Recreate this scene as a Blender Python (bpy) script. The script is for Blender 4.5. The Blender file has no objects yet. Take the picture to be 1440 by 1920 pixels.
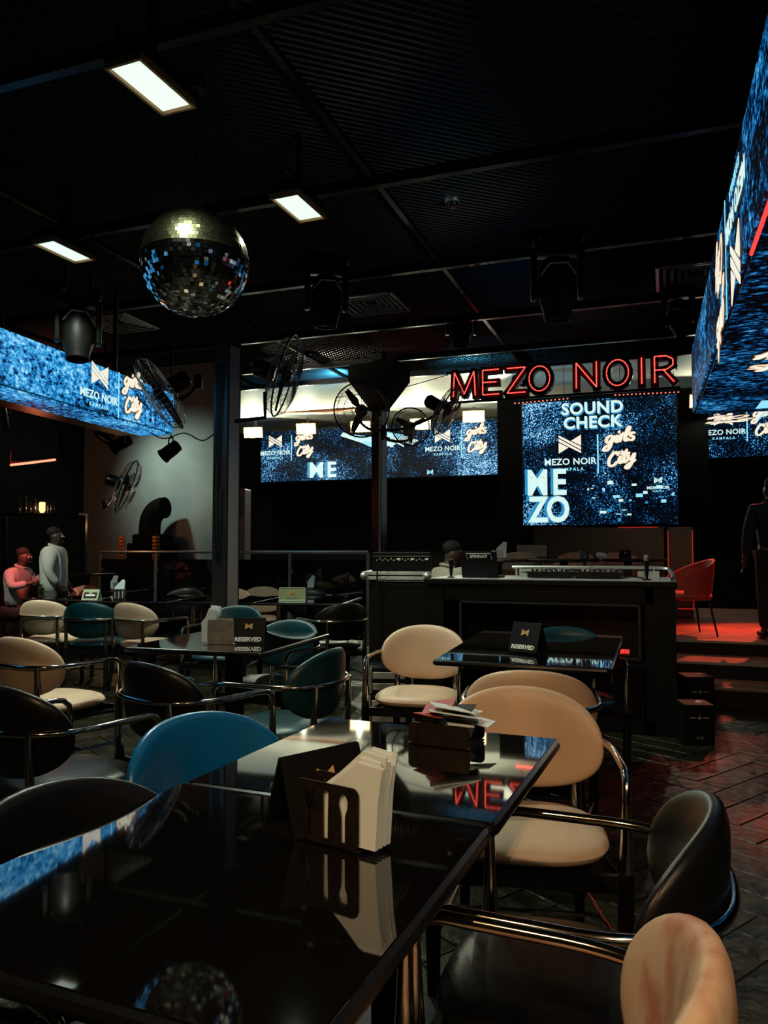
import bpy, bmesh, math, random
from mathutils import Matrix, Vector
random.seed(7)
PI = math.pi
SC = bpy.context.scene
COL = SC.collection
R = math.radians

# ---------------------------------------------------------------- camera, world, exposure
cam_d = bpy.data.cameras.new('camera')
cam_d.sensor_fit = 'VERTICAL'; cam_d.sensor_height = 24.0; cam_d.lens = 18.09
cam_d.clip_start = 0.02; cam_d.clip_end = 100
cam = bpy.data.objects.new('camera', cam_d); COL.objects.link(cam)
cam.location = (0, 0, 1.34)
cam.rotation_euler = (R(90 + 2.77), 0, R(20))
SC.camera = cam

w = bpy.data.worlds.new('world'); SC.world = w; w.use_nodes = True
w.node_tree.nodes['Background'].inputs[0].default_value = (0.55, 0.7, 0.8, 1)
w.node_tree.nodes['Background'].inputs[1].default_value = 0.0008

SC.view_settings.view_transform = 'Standard'
SC.view_settings.look = 'None'
SC.view_settings.exposure = 0.0
SC.view_settings.gamma = 1.0
SC.view_settings.use_curve_mapping = False
SC.cycles.max_bounces = 6
SC.cycles.glossy_bounces = 4
SC.cycles.diffuse_bounces = 3
SC.cycles.sample_clamp_indirect = 3.0
SC.cycles.use_denoising = True

# lamp powers (the lamps themselves are built further down)
P_FLOOD = 205.0        # ceiling floods
P_FLOODBACK = 110.0    # floods along the back hall
P_WARM = 25.0         # warm spots added over the near tables, behind the viewpoint
P_UPBLUE = 300.0  # uplights added to brighten the back ceiling
WHITE_L = (0.86, 1.0, 0.80)
WARM_L = (1.0, 0.62, 0.30)

# ---------------------------------------------------------------- materials
M = {}
def mat(name, base=(0.5, 0.5, 0.5), rough=0.5, metal=0.0, spec=0.5, var=0.0, vscale=8.0, bump=0.0, bscale=60.0,
        emit=None, estr=1.0, trans=0.0, coat=0.0, var2=None):
    m = bpy.data.materials.new(name); m.use_nodes = True
    nt = m.node_tree; b = nt.nodes['Principled BSDF']
    b.inputs['Base Color'].default_value = (*base, 1)
    b.inputs['Roughness'].default_value = rough
    b.inputs['Metallic'].default_value = metal
    b.inputs['Specular IOR Level'].default_value = spec
    b.inputs['Coat Weight'].default_value = coat
    b.inputs['Transmission Weight'].default_value = trans
    tc = nt.nodes.new('ShaderNodeTexCoord')
    if var or var2:
        n = nt.nodes.new('ShaderNodeTexNoise'); n.inputs['Scale'].default_value = vscale; n.inputs['Detail'].default_value = 5
        nt.links.new(tc.outputs['Object'], n.inputs['Vector'])
        cr = nt.nodes.new('ShaderNodeValToRGB')
        c2 = var2 if var2 else tuple(min(1, c * (1 + var)) for c in base)
        c1 = base if var2 else tuple(c * (1 - var) for c in base)
        cr.color_ramp.elements[0].position = 0.38 if not var2 else 0.50; cr.color_ramp.elements[0].color = (*c1, 1)
        cr.color_ramp.elements[1].position = 0.66 if not var2 else 0.60; cr.color_ramp.elements[1].color = (*c2, 1)
        nt.links.new(n.outputs['Fac'], cr.inputs['Fac']); nt.links.new(cr.outputs['Color'], b.inputs['Base Color'])
    if bump:
        n2 = nt.nodes.new('ShaderNodeTexNoise'); n2.inputs['Scale'].default_value = bscale; n2.inputs['Detail'].default_value = 4
        nt.links.new(tc.outputs['Object'], n2.inputs['Vector'])
        bp = nt.nodes.new('ShaderNodeBump'); bp.inputs['Strength'].default_value = bump; bp.inputs['Distance'].default_value = 0.01
        nt.links.new(n2.outputs['Fac'], bp.inputs['Height']); nt.links.new(bp.outputs['Normal'], b.inputs['Normal'])
    if emit:
        b.inputs['Emission Color'].default_value = (*emit, 1); b.inputs['Emission Strength'].default_value = estr
    M[name] = m
    return m

def led(name, stops, scale, mask_scale, mask_lo, mask_hi, stretch=(1, 1, 1), strength=1.0, warp=0.0, rot=(0, 0, 0)):
    """an LED wall: bright speckle on black, denser where a slow noise is high"""
    m = bpy.data.materials.new(name); m.use_nodes = True
    nt = m.node_tree; N = nt.nodes; L = nt.links
    b = N['Principled BSDF']; b.inputs['Base Color'].default_value = (0.002, 0.002, 0.002, 1); b.inputs['Roughness'].default_value = 0.6; b.inputs['Specular IOR Level'].default_value = 0.06
    tc = N.new('ShaderNodeTexCoord'); mp = N.new('ShaderNodeMapping'); mp.inputs['Scale'].default_value = stretch; mp.inputs['Rotation'].default_value = rot
    L.new(tc.outputs['Object'], mp.inputs['Vector'])
    fine = N.new('ShaderNodeTexNoise'); fine.inputs['Scale'].default_value = scale; fine.inputs['Detail'].default_value = 3; fine.inputs['Roughness'].default_value = 0.65; fine.inputs['Distortion'].default_value = warp
    slow = N.new('ShaderNodeTexNoise'); slow.inputs['Scale'].default_value = mask_scale; slow.inputs['Detail'].default_value = 3; slow.inputs['Distortion'].default_value = 0.8
    L.new(mp.outputs['Vector'], fine.inputs['Vector']); L.new(tc.outputs['Object'], slow.inputs['Vector'])
    mr = N.new('ShaderNodeMapRange'); mr.inputs['From Min'].default_value = 0.34; mr.inputs['From Max'].default_value = 0.66
    mr.inputs['To Min'].default_value = mask_lo; mr.inputs['To Max'].default_value = mask_hi
    L.new(slow.outputs['Fac'], mr.inputs['Value'])
    ad = N.new('ShaderNodeMath'); ad.operation = 'ADD'; L.new(fine.outputs['Fac'], ad.inputs[0]); L.new(mr.outputs['Result'], ad.inputs[1])
    cr = N.new('ShaderNodeValToRGB'); els = cr.color_ramp.elements
    els[0].position, els[0].color = stops[0][0], (*stops[0][1], 1)
    els[1].position, els[1].color = stops[-1][0], (*stops[-1][1], 1)
    for p, c in stops[1:-1]:
        e = els.new(p); e.color = (*c, 1)
    L.new(ad.outputs[0], cr.inputs['Fac'])
    L.new(cr.outputs['Color'], b.inputs['Emission Color']); b.inputs['Emission Strength'].default_value = strength
    M[name] = m
    return m

mat('floor_slab', (0.010, 0.009, 0.005), 0.5)
mat('tile', (0.017, 0.0145, 0.0065), 0.34, var=0.6, vscale=3.0, bump=1.3, bscale=11, spec=0.24)
mat('black_wall', (0.0018, 0.0018, 0.0018), 0.8, var=0.2, spec=0.1)
mat('ceiling_black', (0.004, 0.004, 0.004), 0.8)
mat('mesh_metal', (0.045, 0.045, 0.045), 0.30, metal=0.9)
mat('beam', (0.014, 0.014, 0.014), 0.32, metal=0.5, bump=0.3, bscale=25)
mat('white_ceiling', (0.66, 0.63, 0.55), 0.65, var=0.10, vscale=1.3)
mat('drape', (0.30, 0.12, 0.06), 0.7, var=0.25, vscale=4)
mat('grey_wall', (0.33, 0.35, 0.33), 0.75, var=0.15, vscale=1.4)
mat('column_paint', (0.012, 0.013, 0.0135), 0.30, var=0.25, vscale=5, spec=0.6)
mat('black_gloss', (0.0035, 0.003, 0.0025), 0.035, spec=0.8, bump=0.004, bscale=10, coat=1.0)
mat('table_edge', (0.004, 0.004, 0.004), 0.30, spec=0.3)
mat('black_metal', (0.005, 0.005, 0.005), 0.40, metal=0.1, spec=0.25)
mat('black_plastic', (0.006, 0.006, 0.0065), 0.5, spec=0.12)
mat('booth_black', (0.0032, 0.0032, 0.003), 0.5, spec=0.12)
mat('black_satin', (0.004, 0.004, 0.0045), 0.30, spec=0.25)
mat('matte_black', (0.003, 0.003, 0.003), 0.85, spec=0.1)
mat('chrome', (0.62, 0.56, 0.48), 0.12, metal=1.0)
mat('steel', (0.40, 0.37, 0.33), 0.42, metal=0.7, var=0.2, vscale=20)
mat('brown_steel', (0.10, 0.075, 0.06), 0.30, metal=0.9, var=0.25, vscale=25)
mat('alu', (0.75, 0.76, 0.72), 0.32, metal=0.8)
mat('case_grey', (0.42, 0.45, 0.43), 0.4, metal=0.3, var=0.15)
mat('cream', (0.63, 0.44, 0.30), 0.42, spec=0.4, var=0.07, vscale=5, bump=0.05, bscale=40)
mat('tan', (0.60, 0.42, 0.28), 0.45, var2=(0.46, 0.20, 0.12), vscale=6, spec=0.4, bump=0.06, bscale=30)
mat('teal', (0.002, 0.032, 0.040), 0.38, spec=0.45, var=0.12, vscale=4, bump=0.05, bscale=40)
mat('blue', (0.003, 0.12, 0.33), 0.27, spec=0.5, var=0.08, vscale=4, bump=0.04, bscale=40)
mat('black_leather', (0.0055, 0.0055, 0.005), 0.33, spec=0.28, bump=0.06, bscale=50)
mat('red_fabric', (0.42, 0.045, 0.03), 0.6, var=0.15, bump=0.05)
mat('paper', (0.68, 0.77, 0.80), 0.8, var=0.04)
mat('gold_print', (0.62, 0.36, 0.14), 0.5)
mat('white_print', (0.80, 0.80, 0.76), 0.6)
mat('dim_print', (0.22, 0.22, 0.21), 0.6)
mat('plaque', (0.30, 0.33, 0.17), 0.45, var=0.12, coat=0.4)
mat('acrylic', (0.42, 0.46, 0.33), 0.15, spec=0.6)
mat('grey_label', (0.36, 0.37, 0.30), 0.5)
mat('halo_bronze', (0.30, 0.15, 0.05), 0.45, metal=0.3)  # bronze tone stands in for the warm halo around the lamps
mat('lens', (0.02, 0.03, 0.04), 0.08, spec=0.8, coat=1.0)
mat('mirror', (0.90, 0.90, 0.86), 0.10, metal=1.0)
mat('mirror_upper', (0.62, 0.62, 0.36), 0.20, metal=1.0)  # yellower, rougher mirrors for the upper half of the ball
mat('skin_dark', (0.055, 0.030, 0.020), 0.5, var=0.1)
mat('hair', (0.006, 0.005, 0.005), 0.8)
mat('shirt_white', (0.60, 0.60, 0.54), 0.8, var=0.05, vscale=10, bump=0.25, bscale=9)
mat('trousers', (0.13, 0.12, 0.09), 0.8)
mat('dark_cloth', (0.004, 0.0045, 0.005), 0.85, bump=0.2, bscale=12)
mat('stripe_cloth', (0.30, 0.30, 0.30), 0.8)
mat('beige_cloth', (0.45, 0.40, 0.31), 0.8, bump=0.2, bscale=12)
mat('orange_ring', (0.45, 0.13, 0.035), 0.45, var=0.2)
mat('red_carpet', (0.20, 0.072, 0.038), 0.65, spec=0.2, var=0.3, vscale=3, bump=0.2)
mat('step_edge', (0.20, 0.17, 0.14), 0.45, metal=0.3)
mat('ac_white', (0.26, 0.24, 0.21), 0.4, var=0.1)
mat('glass_panel', (0.012, 0.012, 0.013), 0.05, spec=0.7)
mat('lamp_face', (0.9, 0.9, 0.9), 0.5, emit=(0.74, 0.93, 0.78), estr=1.15)
mat('lamp_face_warm', (0.9, 0.8, 0.6), 0.5, emit=(1.0, 0.93, 0.62), estr=1.6)
mat('lamp_core', (0.9, 0.9, 0.9), 0.5, emit=(1.0, 0.55, 0.2), estr=1.2)
mat('led_red', (0.3, 0.02, 0.02), 0.4, emit=(1.0, 0.045, 0.035), estr=1.6)
mat('led_red_hot', (0.3, 0.02, 0.02), 0.4, emit=(1.0, 0.16, 0.11), estr=2.0)
mat('led_red_dim', (0.3, 0.02, 0.02), 0.4, emit=(1.0, 0.05, 0.03), estr=0.30)
mat('neon_orange', (0.3, 0.05, 0.02), 0.4, emit=(1.0, 0.30, 0.17), estr=1.7)
mat('letter_body', (0.10, 0.004, 0.006), 0.4)
mat('screen_white', (0.02, 0.02, 0.02), 0.5, emit=(0.68, 0.93, 0.89), estr=1.0)
mat('screen_cyan', (0.02, 0.02, 0.02), 0.5, emit=(0.30, 0.80, 1.0), estr=1.0)
mat('screen_blue', (0.02, 0.02, 0.02), 0.5, emit=(0.02, 0.27, 0.55), estr=1.0)
mat('screen_cream', (0.02, 0.02, 0.02), 0.5, emit=(0.93, 0.87, 0.70), estr=1.0)
mat('screen_orange', (0.02, 0.02, 0.02), 0.5, emit=(0.55, 0.20, 0.06), estr=1.0)
mat('screen_black', (0.0, 0.0, 0.0), 0.5, emit=(0.006, 0.006, 0.006), estr=1.0)
mat('warm_glow', (0.3, 0.1, 0.02), 0.4, emit=(1.0, 0.60, 0.25), estr=1.6)

BLK, NVY, BLU, CYA, WHT = (0.001, 0.002, 0.004), (0.001, 0.03, 0.12), (0.005, 0.16, 0.47), (0.05, 0.43, 0.85), (0.60, 0.92, 1.0)
led('led_speckle', [(0.535, BLK), (0.585, NVY), (0.63, BLU), (0.665, CYA), (0.71, WHT)], 58, 1.0, -0.10, 0.13, (1, 1, 1.0), 1.0, 0.2, (0, 0.6, 0))
led('led_dense', [(0.37, BLK), (0.44, NVY), (0.49, BLU), (0.61, CYA), (0.77, WHT)], 38, 1.3, -0.07, 0.10, (1, 0.7, 1), 1.0, 0.15)
led('led_side', [(0.46, BLK), (0.52, NVY), (0.59, BLU), (0.69, CYA), (0.80, WHT)], 34, 2.4, -0.11, 0.10, (1, 0.7, 1), 0.8, 0.2)
led('led_under', [(0.51, BLK), (0.56, NVY), (0.62, BLU), (0.71, CYA), (0.79, WHT)], 36, 1.6, -0.09, 0.10, (0.55, 1, 1), 0.8, 0.2)

# ---------------------------------------------------------------- mesh helpers
class MB:
    def __init__(s):
        s.v = []; s.f = []; s.m = []
    def add(s, vs, fs, mi=0, mtx=None):
        o = len(s.v)
        for p in vs:
            s.v.append(tuple(mtx @ Vector(p)) if mtx is not None else tuple(p))
        for f in fs:
            s.f.append([o + i for i in f]); s.m.append(mi)
        return s
    def box(s, c, d, mi=0, mtx=None):
        x, y, z = c; a, b, h = d[0] / 2, d[1] / 2, d[2] / 2
        vs = [(x - a, y - b, z - h), (x + a, y - b, z - h), (x + a, y + b, z - h), (x - a, y + b, z - h),
              (x - a, y - b, z + h), (x + a, y - b, z + h), (x + a, y + b, z + h), (x - a, y + b, z + h)]
        return s.add(vs, [(3, 2, 1, 0), (4, 5, 6, 7), (0, 1, 5, 4), (1, 2, 6, 5), (2, 3, 7, 6), (3, 0, 4, 7)], mi, mtx)
    def bbox(s, c, d, bv=0.006, mi=0, mtx=None):
        """box with chamfered edges"""
        x, y, z = c; a, b, h = d[0] / 2, d[1] / 2, d[2] / 2
        bm = bmesh.new(); r = bmesh.ops.create_cube(bm, size=1)
        bmesh.ops.scale(bm, vec=d, verts=bm.verts); bmesh.ops.translate(bm, vec=c, verts=bm.verts)
        bmesh.ops.bevel(bm, geom=list(bm.edges), offset=bv, segments=2, profile=0.5, affect='EDGES')
        bm.verts.index_update()
        s.add([v.co[:] for v in bm.verts], [[v.index for v in f.verts] for f in bm.faces], mi, mtx); bm.free()
        return s
    def prism(s, poly, z0, z1, mi=0, mtx=None):
        n = len(poly)
        vs = [(p[0], p[1], z0) for p in poly] + [(p[0], p[1], z1) for p in poly]
        fs = [list(range(n))[::-1], list(range(n, 2 * n))] + [(i, (i + 1) % n, n + (i + 1) % n, n + i) for i in range(n)]
        return s.add(vs, fs, mi, mtx)
    def tube(s, pts, r, seg=8, closed=False, mi=0, mtx=None, cap=True):
        pts = [Vector(p) for p in pts]; n = len(pts)
        rr = r if isinstance(r, (list, tuple)) else [r] * n
        vs = []; up = None
        for i, p in enumerate(pts):
            if closed: t = pts[(i + 1) % n] - pts[i - 1]
            else: t = pts[min(i + 1, n - 1)] - pts[max(i - 1, 0)]
            t.normalize()
            if up is None:
                up = Vector((0, 0, 1)) if abs(t.z) < 0.9 else Vector((1, 0, 0))
            a = up - t * up.dot(t)
            if a.length < 1e-5: a = Vector((0, 1, 0)) - t * t.y
            a.normalize(); up = a; b = t.cross(a)
            for k in range(seg):
                q = p + (a * math.cos(2 * PI * k / seg) + b * math.sin(2 * PI * k / seg)) * rr[i]
                vs.append(q)
        fs = []
        for i in range(n if closed else n - 1):
            j = (i + 1) % n
            for k in range(seg):
                l = (k + 1) % seg
                fs.append((i * seg + k, i * seg + l, j * seg + l, j * seg + k))
        if cap and not closed:
            fs.append(list(range(seg))[::-1]); fs.append([(n - 1) * seg + k for k in range(seg)])
        return s.add(vs, fs, mi, mtx)
    def lathe(s, prof, seg=20, mi=0, mtx=None, caps=True):
        """prof: (radius, z)"""
        vs = []; n = len(prof)
        for r, z in prof:
            for k in range(seg):
                a = 2 * PI * k / seg; vs.append((r * math.cos(a), r * math.sin(a), z))
        fs = []
        for i in range(n - 1):
            for k in range(seg):
                l = (k + 1) % seg; fs.append((i * seg + k, i * seg + l, (i + 1) * seg + l, (i + 1) * seg + k))
        if caps:
            fs.append(list(range(seg))[::-1]); fs.append([(n - 1) * seg + k for k in range(seg)])
        return s.add(vs, fs, mi, mtx)
    def ball(s, c, r, seg=14, mi=0):
        rr = r if isinstance(r, (list, tuple)) else (r, r, r)
        n = seg // 2; vs = []
        for i in range(n + 1):
            t = PI * (0.001 + 0.998 * i / n)
            for k in range(seg):
                a = 2 * PI * k / seg
                vs.append((c[0] + rr[0] * math.sin(t) * math.cos(a), c[1] + rr[1] * math.sin(t) * math.sin(a), c[2] - rr[2] * math.cos(t)))
        fs = [(i * seg + k, i * seg + (k + 1) % seg, (i + 1) * seg + (k + 1) % seg, (i + 1) * seg + k) for i in range(n) for k in range(seg)]
        return s.add(vs, fs, mi)
    def data(s, name, mats, smooth=False):
        me = bpy.data.meshes.new(name)
        me.from_pydata([tuple(v) for v in s.v], [], s.f)
        for m in (mats if isinstance(mats, (list, tuple)) else [mats]):
            me.materials.append(M[m] if isinstance(m, str) else m)
        me.polygons.foreach_set('material_index', s.m)
        if smooth:
            me.polygons.foreach_set('use_smooth', [True] * len(me.polygons))
            try: me.set_sharp_from_angle(angle=R(42))
            except Exception: pass
        me.update()
        return me
    def build(s, name, mats, parent=None, smooth=False, kind=None):
        o = bpy.data.objects.new(name, s.data(name, mats, smooth)); COL.objects.link(o)
        if parent is not None: o.parent = parent
        if kind: o['kind'] = kind
        return o

def part(name, me, parent, mtx=None):
    o = bpy.data.objects.new(name, me); COL.objects.link(o); o.parent = parent
    if mtx is not None: o.matrix_local = mtx
    return o
def thing(name, label, cat, loc=(0, 0, 0), rz=0.0, group=None):
    o = bpy.data.objects.new(name, None); COL.objects.link(o)
    o.empty_display_size = 0.1
    o.location = loc; o.rotation_euler = (0, 0, R(rz)); o['label'] = label; o['category'] = cat
    if group: o['group'] = group
    return o
def tag(o, label, cat, group=None):
    o['label'] = label; o['category'] = cat
    if group: o['group'] = group
    return o
def struct(o):
    o['kind'] = 'structure'; return o
def T(x, y, z): return Matrix.Translation((x, y, z))
def Rx(a): return Matrix.Rotation(R(a), 4, 'X')
def Ry(a): return Matrix.Rotation(R(a), 4, 'Y')
def Rz(a): return Matrix.Rotation(R(a), 4, 'Z')
def light(name, kind, parent, loc, energy, color, size=0.1, rot=(0, 0, 0), spot=None, blend=0.5, size_y=None):
    l = bpy.data.lights.new(name, kind); l.energy = energy; l.color = color
    if kind == 'AREA':
        l.size = size
        if size_y: l.shape = 'RECTANGLE'; l.size_y = size_y
    else: l.shadow_soft_size = size
    if kind == 'SPOT': l.spot_size = R(spot or 120); l.spot_blend = blend
    o = bpy.data.objects.new(name, l); COL.objects.link(o); o.location = loc; o.rotation_euler = [R(a) for a in rot]
    if parent is not None: o.parent = parent
    return o

_tc = {}
def text_me(body, size, mat_name, bold=0.0, extrude=0.0015, shear=0.0, space=1.0):
    """flat lettering as a mesh in the XZ plane, facing -Y, centred"""
    key = (body, size, mat_name, bold, extrude, shear, space)
    if key in _tc: return _tc[key]
    c = bpy.data.curves.new('lettering', 'FONT'); c.body = body; c.size = size; c.offset = bold * size; c.extrude = extrude
    c.shear = shear; c.space_character = space; c.align_x = 'CENTER'; c.align_y = 'CENTER'; c.resolution_u = 3
    o = bpy.data.objects.new('tmp_text', c); COL.objects.link(o)
    me = bpy.data.meshes.new_from_object(o)
    bpy.data.objects.remove(o); bpy.data.curves.remove(c)
    me.transform(Rx(90)); me.materials.clear(); me.materials.append(M[mat_name]); me.name = 'lettering'
    _tc[key] = me
    return me

def plate_with_holes(outer, holes, thick, mat_name):
    """2D curve with holes -> mesh in XZ plane"""
    c = bpy.data.curves.new('plate', 'CURVE'); c.dimensions = '2D'; c.fill_mode = 'BOTH'; c.extrude = thick / 2
    for poly in [outer] + holes:
        sp = c.splines.new('POLY'); sp.points.add(len(poly) - 1); sp.use_cyclic_u = True
        for p, q in zip(sp.points, poly): p.co = (q[0], q[1], 0, 1)
    o = bpy.data.objects.new('tmp_plate', c); COL.objects.link(o)
    me = bpy.data.meshes.new_from_object(o); bpy.data.objects.remove(o); bpy.data.curves.remove(c)
    me.transform(Rx(90)); me.materials.clear(); me.materials.append(M[mat_name]); me.name = 'plate'
    return me

def catmull(pts, n=6):
    out = []
    for i in range(len(pts) - 1):
        p0 = Vector(pts[max(i - 1, 0)]); p1 = Vector(pts[i]); p2 = Vector(pts[i + 1]); p3 = Vector(pts[min(i + 2, len(pts) - 1)])
        for k in range(n):
            t = k / n
            out.append(0.5 * ((2 * p1) + (p2 - p0) * t + (2 * p0 - 5 * p1 + 4 * p2 - p3) * t * t + (3 * p1 - p0 - 3 * p2 + p3) * t ** 3))
    out.append(Vector(pts[-1]))
    return out

def rrect(w, h, r, n=5):
    out = []
    for cx, cy, a0 in ((w / 2 - r, h / 2 - r, 0), (-w / 2 + r, h / 2 - r, 90), (-w / 2 + r, -h / 2 + r, 180), (w / 2 - r, -h / 2 + r, 270)):
        for k in range(n + 1):
            a = R(a0 + 90 * k / n); out.append((cx + r * math.cos(a), cy + r * math.sin(a)))
    return out

# ---------------------------------------------------------------- people (skin modifier, early while the scene is small)
def skinned(nodes, edges, sub=1):
    """nodes: name -> (x,y,z,r); first node is the root"""
    names = list(nodes); idx = {n: i for i, n in enumerate(names)}
    me = bpy.data.meshes.new('body'); me.from_pydata([nodes[n][:3] for n in names], [(idx[a], idx[b]) for a, b in edges], [])
    o = bpy.data.objects.new('tmp_body', me); COL.objects.link(o)
    o.modifiers.new('skin', 'SKIN').use_smooth_shade = True
    if not me.skin_vertices: me.skin_vertices.new()
    for i, n in enumerate(names):
        r = nodes[n][3]
        me.skin_vertices[0].data[i].radius = r if isinstance(r, tuple) else (r, r)
    me.skin_vertices[0].data[0].use_root = True
    s = o.modifiers.new('sub', 'SUBSURF'); s.levels = sub; s.render_levels = sub
    dg = bpy.context.evaluated_depsgraph_get(); dg.update()
    out = bpy.data.meshes.new_from_object(o.evaluated_get(dg))
    bpy.data.objects.remove(o)
    out.polygons.foreach_set('use_smooth', [True] * len(out.polygons))
    return out

def person(label, loc, rz, top_mat, leg_mat, arms, legs=None, group=None, pelvis_z=0.90, lean=0.0, head_turn=0.0, scale=1.0, girth=1.0, hem=0.0):
    """arms/legs: per side (l, r): joints. Local frame: facing +Y, origin at the feet"""
    t = thing('person', label, 'person', loc, rz, group)
    t.scale = (scale,) * 3
    pz = pelvis_z
    def up(dz, dy=0.0): return (lean * dz + dy, pz + dz)
    sp, ch, nk, hb, hm, ht = up(0.20), up(0.40), up(0.545), up(0.60, 0.012), up(0.665, 0.025), up(0.745, 0.012)
    N = {'pelvis': (0, 0, pz, (0.145, 0.105)), 'spine': (0, sp[0], sp[1], (0.135, 0.10)), 'chest': (0, ch[0], ch[1], (0.165, 0.115)),
         'neck': (0, nk[0], nk[1], 0.056), 'jaw': (0, hb[0] + 0.012, hb[1], (0.060, 0.072)), 'mid': (0, hm[0], hm[1], (0.074, 0.093)), 'crown': (0, ht[0], ht[1], (0.062, 0.078)),
         'nose': (0, hm[0] + 0.108, hm[1] - 0.006, 0.013)}
    E = [('pelvis', 'spine'), ('spine', 'chest'), ('chest', 'neck'), ('neck', 'jaw'), ('jaw', 'mid'), ('mid', 'crown'), ('mid', 'nose')]
    S = {k: N[k] for k in ('pelvis', 'spine', 'chest')}
    S = {'pelvis': (0, 0, pz - 0.04 - hem, (0.175 * girth, 0.135 * girth)), 'spine': (0, sp[0], sp[1], (0.165 * girth, 0.13 * girth)), 'chest': (0, ch[0], ch[1], (0.19 * girth, 0.14 * girth)), 'collar': (0, nk[0], nk[1] - 0.015, (0.072, 0.072))}
    SE = [('pelvis', 'spine'), ('spine', 'chest'), ('chest', 'collar')]
    P = {'pelvis': (0, 0, pz - 0.02, (0.165, 0.125))}; PE = []
    for sname, sx in (('l', -1), ('r', 1)):
        el, wr = arms[sname]
        sh = (sx * 0.185, ch[0] - 0.005, ch[1] + 0.055)
        N['sh' + sname] = (*sh, 0.062); N['el' + sname] = (*el, 0.044); N['wr' + sname] = (*wr, 0.030)
        d = (Vector(wr) - Vector(el)).normalized(); side = Vector((sx * -0.2, 0.95, 0.15)); side = (side - d * side.dot(d)).normalized()
        palm = Vector(wr) + d * 0.055; N['pa' + sname] = (*palm, (0.036, 0.020))
        E += [('chest', 'sh' + sname), ('sh' + sname, 'el' + sname), ('el' + sname, 'wr' + sname), ('wr' + sname, 'pa' + sname)]
        nrm = d.cross(side)
        for k, (off, ln) in enumerate(((-0.030, 0.062), (-0.010, 0.074), (0.010, 0.080), (0.030, 0.070))):
            b0 = palm + side * off + d * 0.045; b1 = b0 + d * ln * 0.55 - nrm * 0.006; b2 = b1 + d * ln * 0.4 - nrm * 0.018
            for q, pt, rad in ((0, b0, 0.0095), (1, b1, 0.0085), (2, b2, 0.0070)): N['f%d%d%s' % (k, q, sname)] = (*pt, rad)
            E += [('pa' + sname, 'f%d0%s' % (k, sname)), ('f%d0%s' % (k, sname), 'f%d1%s' % (k, sname)), ('f%d1%s' % (k, sname), 'f%d2%s' % (k, sname))]
        t0 = Vector(wr) + d * 0.03 + side * 0.042; t1 = t0 + d * 0.03 + side * 0.014
        N['t0' + sname] = (*t0, 0.011); N['t1' + sname] = (*t1, 0.009)
        E += [('wr' + sname, 't0' + sname), ('t0' + sname, 't1' + sname)]
        S['sh' + sname] = (*sh, 0.085 * girth); mid = Vector(sh).lerp(Vector(el), 0.5); S['um' + sname] = (*mid, 0.076 * girth)
        S['el' + sname] = (*el, 0.066); cuff = Vector(el).lerp(Vector(wr), 0.80); S['cu' + sname] = (*cuff, 0.048)
        SE += [('chest', 'sh' + sname), ('sh' + sname, 'um' + sname), ('um' + sname, 'el' + sname), ('el' + sname, 'cu' + sname)]
        hp = (sx * 0.095, 0, pz - 0.06)
        kn, an, toe = (legs[sname] if legs else ((sx * 0.10, 0.02, 0.48), (sx * 0.105, -0.01, 0.08), (sx * 0.115, 0.15, 0.035)))
        N['hp' + sname] = (*hp, 0.085); N['kn' + sname] = (*kn, 0.055); N['an' + sname] = (*an, 0.036); N['to' + sname] = (*toe, 0.030)
        E += [('pelvis', 'hp' + sname), ('hp' + sname, 'kn' + sname), ('kn' + sname, 'an' + sname), ('an' + sname, 'to' + sname)]
        P['hp' + sname] = (*hp, 0.108); P['kn' + sname] = (*kn, 0.076); P['an' + sname] = (an[0], an[1], an[2] + 0.02, 0.062)
        PE += [('pelvis', 'hp' + sname), ('hp' + sname, 'kn' + sname), ('kn' + sname, 'an' + sname)]
        sm = MB(); dv = Vector(toe) - Vector(an); dv.z = 0; dv.normalize(); ang = math.degrees(math.atan2(dv.y, dv.x)) - 90
        sm.ball((0, 0.055, 0.045), (0.052, 0.145, 0.045)); so = sm.build('shoe', 'black_satin', t, True); so.location = (an[0], an[1], an[2] - 0.08); so.rotation_euler = (0, 0, R(ang))
    for sx in (-1, 1):
        N['ear%d' % sx] = (sx * 0.082, hm[0] - 0.012, hm[1] - 0.004, 0.016); E.append(('mid', 'ear%d' % sx))
    body = skinned(N, E, 2); body.materials.clear(); body.materials.append(M['skin_dark']); bo = part('body', body, t)
    sh = skinned(S, SE, 2); sh.materials.clear(); sh.materials.append(M[top_mat]); part('shirt', sh, t)
    if PE:
        tr = skinned(P, PE, 2); tr.materials.clear(); tr.materials.append(M[leg_mat]); part('trousers', tr, t)
    h = MB(); h.ball((0, ht[0] - 0.030, ht[1] - 0.006), (0.080, 0.092, 0.072), 16); h.build('hair', 'hair', t, True)
    for sx in (-1, 1):
        e = MB(); e.ball((sx * 0.031, hm[0] + 0.083, hm[1] + 0.012), 0.011, 8); e.build('eye', 'white_print', t, True)
    mo = MB(); mo.ball((0, hm[0] + 0.088, hm[1] - 0.056), (0.024, 0.010, 0.008), 8); mo.build('mouth', 'trousers', t, True)
    co = MB(); co.tube([(0.070 * math.cos(a), nk[0] - 0.004 + 0.066 * math.sin(a), nk[1] + 0.006 - 0.022 * math.sin(a)) for a in [2 * PI * k / 16 for k in range(16)]], 0.017, 6, True)
    co.build('collar', top_mat, t, True)
    return t

def stand_arms(): return {'l': ((-0.255, -0.03, 1.07), (-0.265, 0.07, 0.84)), 'r': ((0.255, -0.03, 1.07), (0.265, 0.07, 0.84))}

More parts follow.
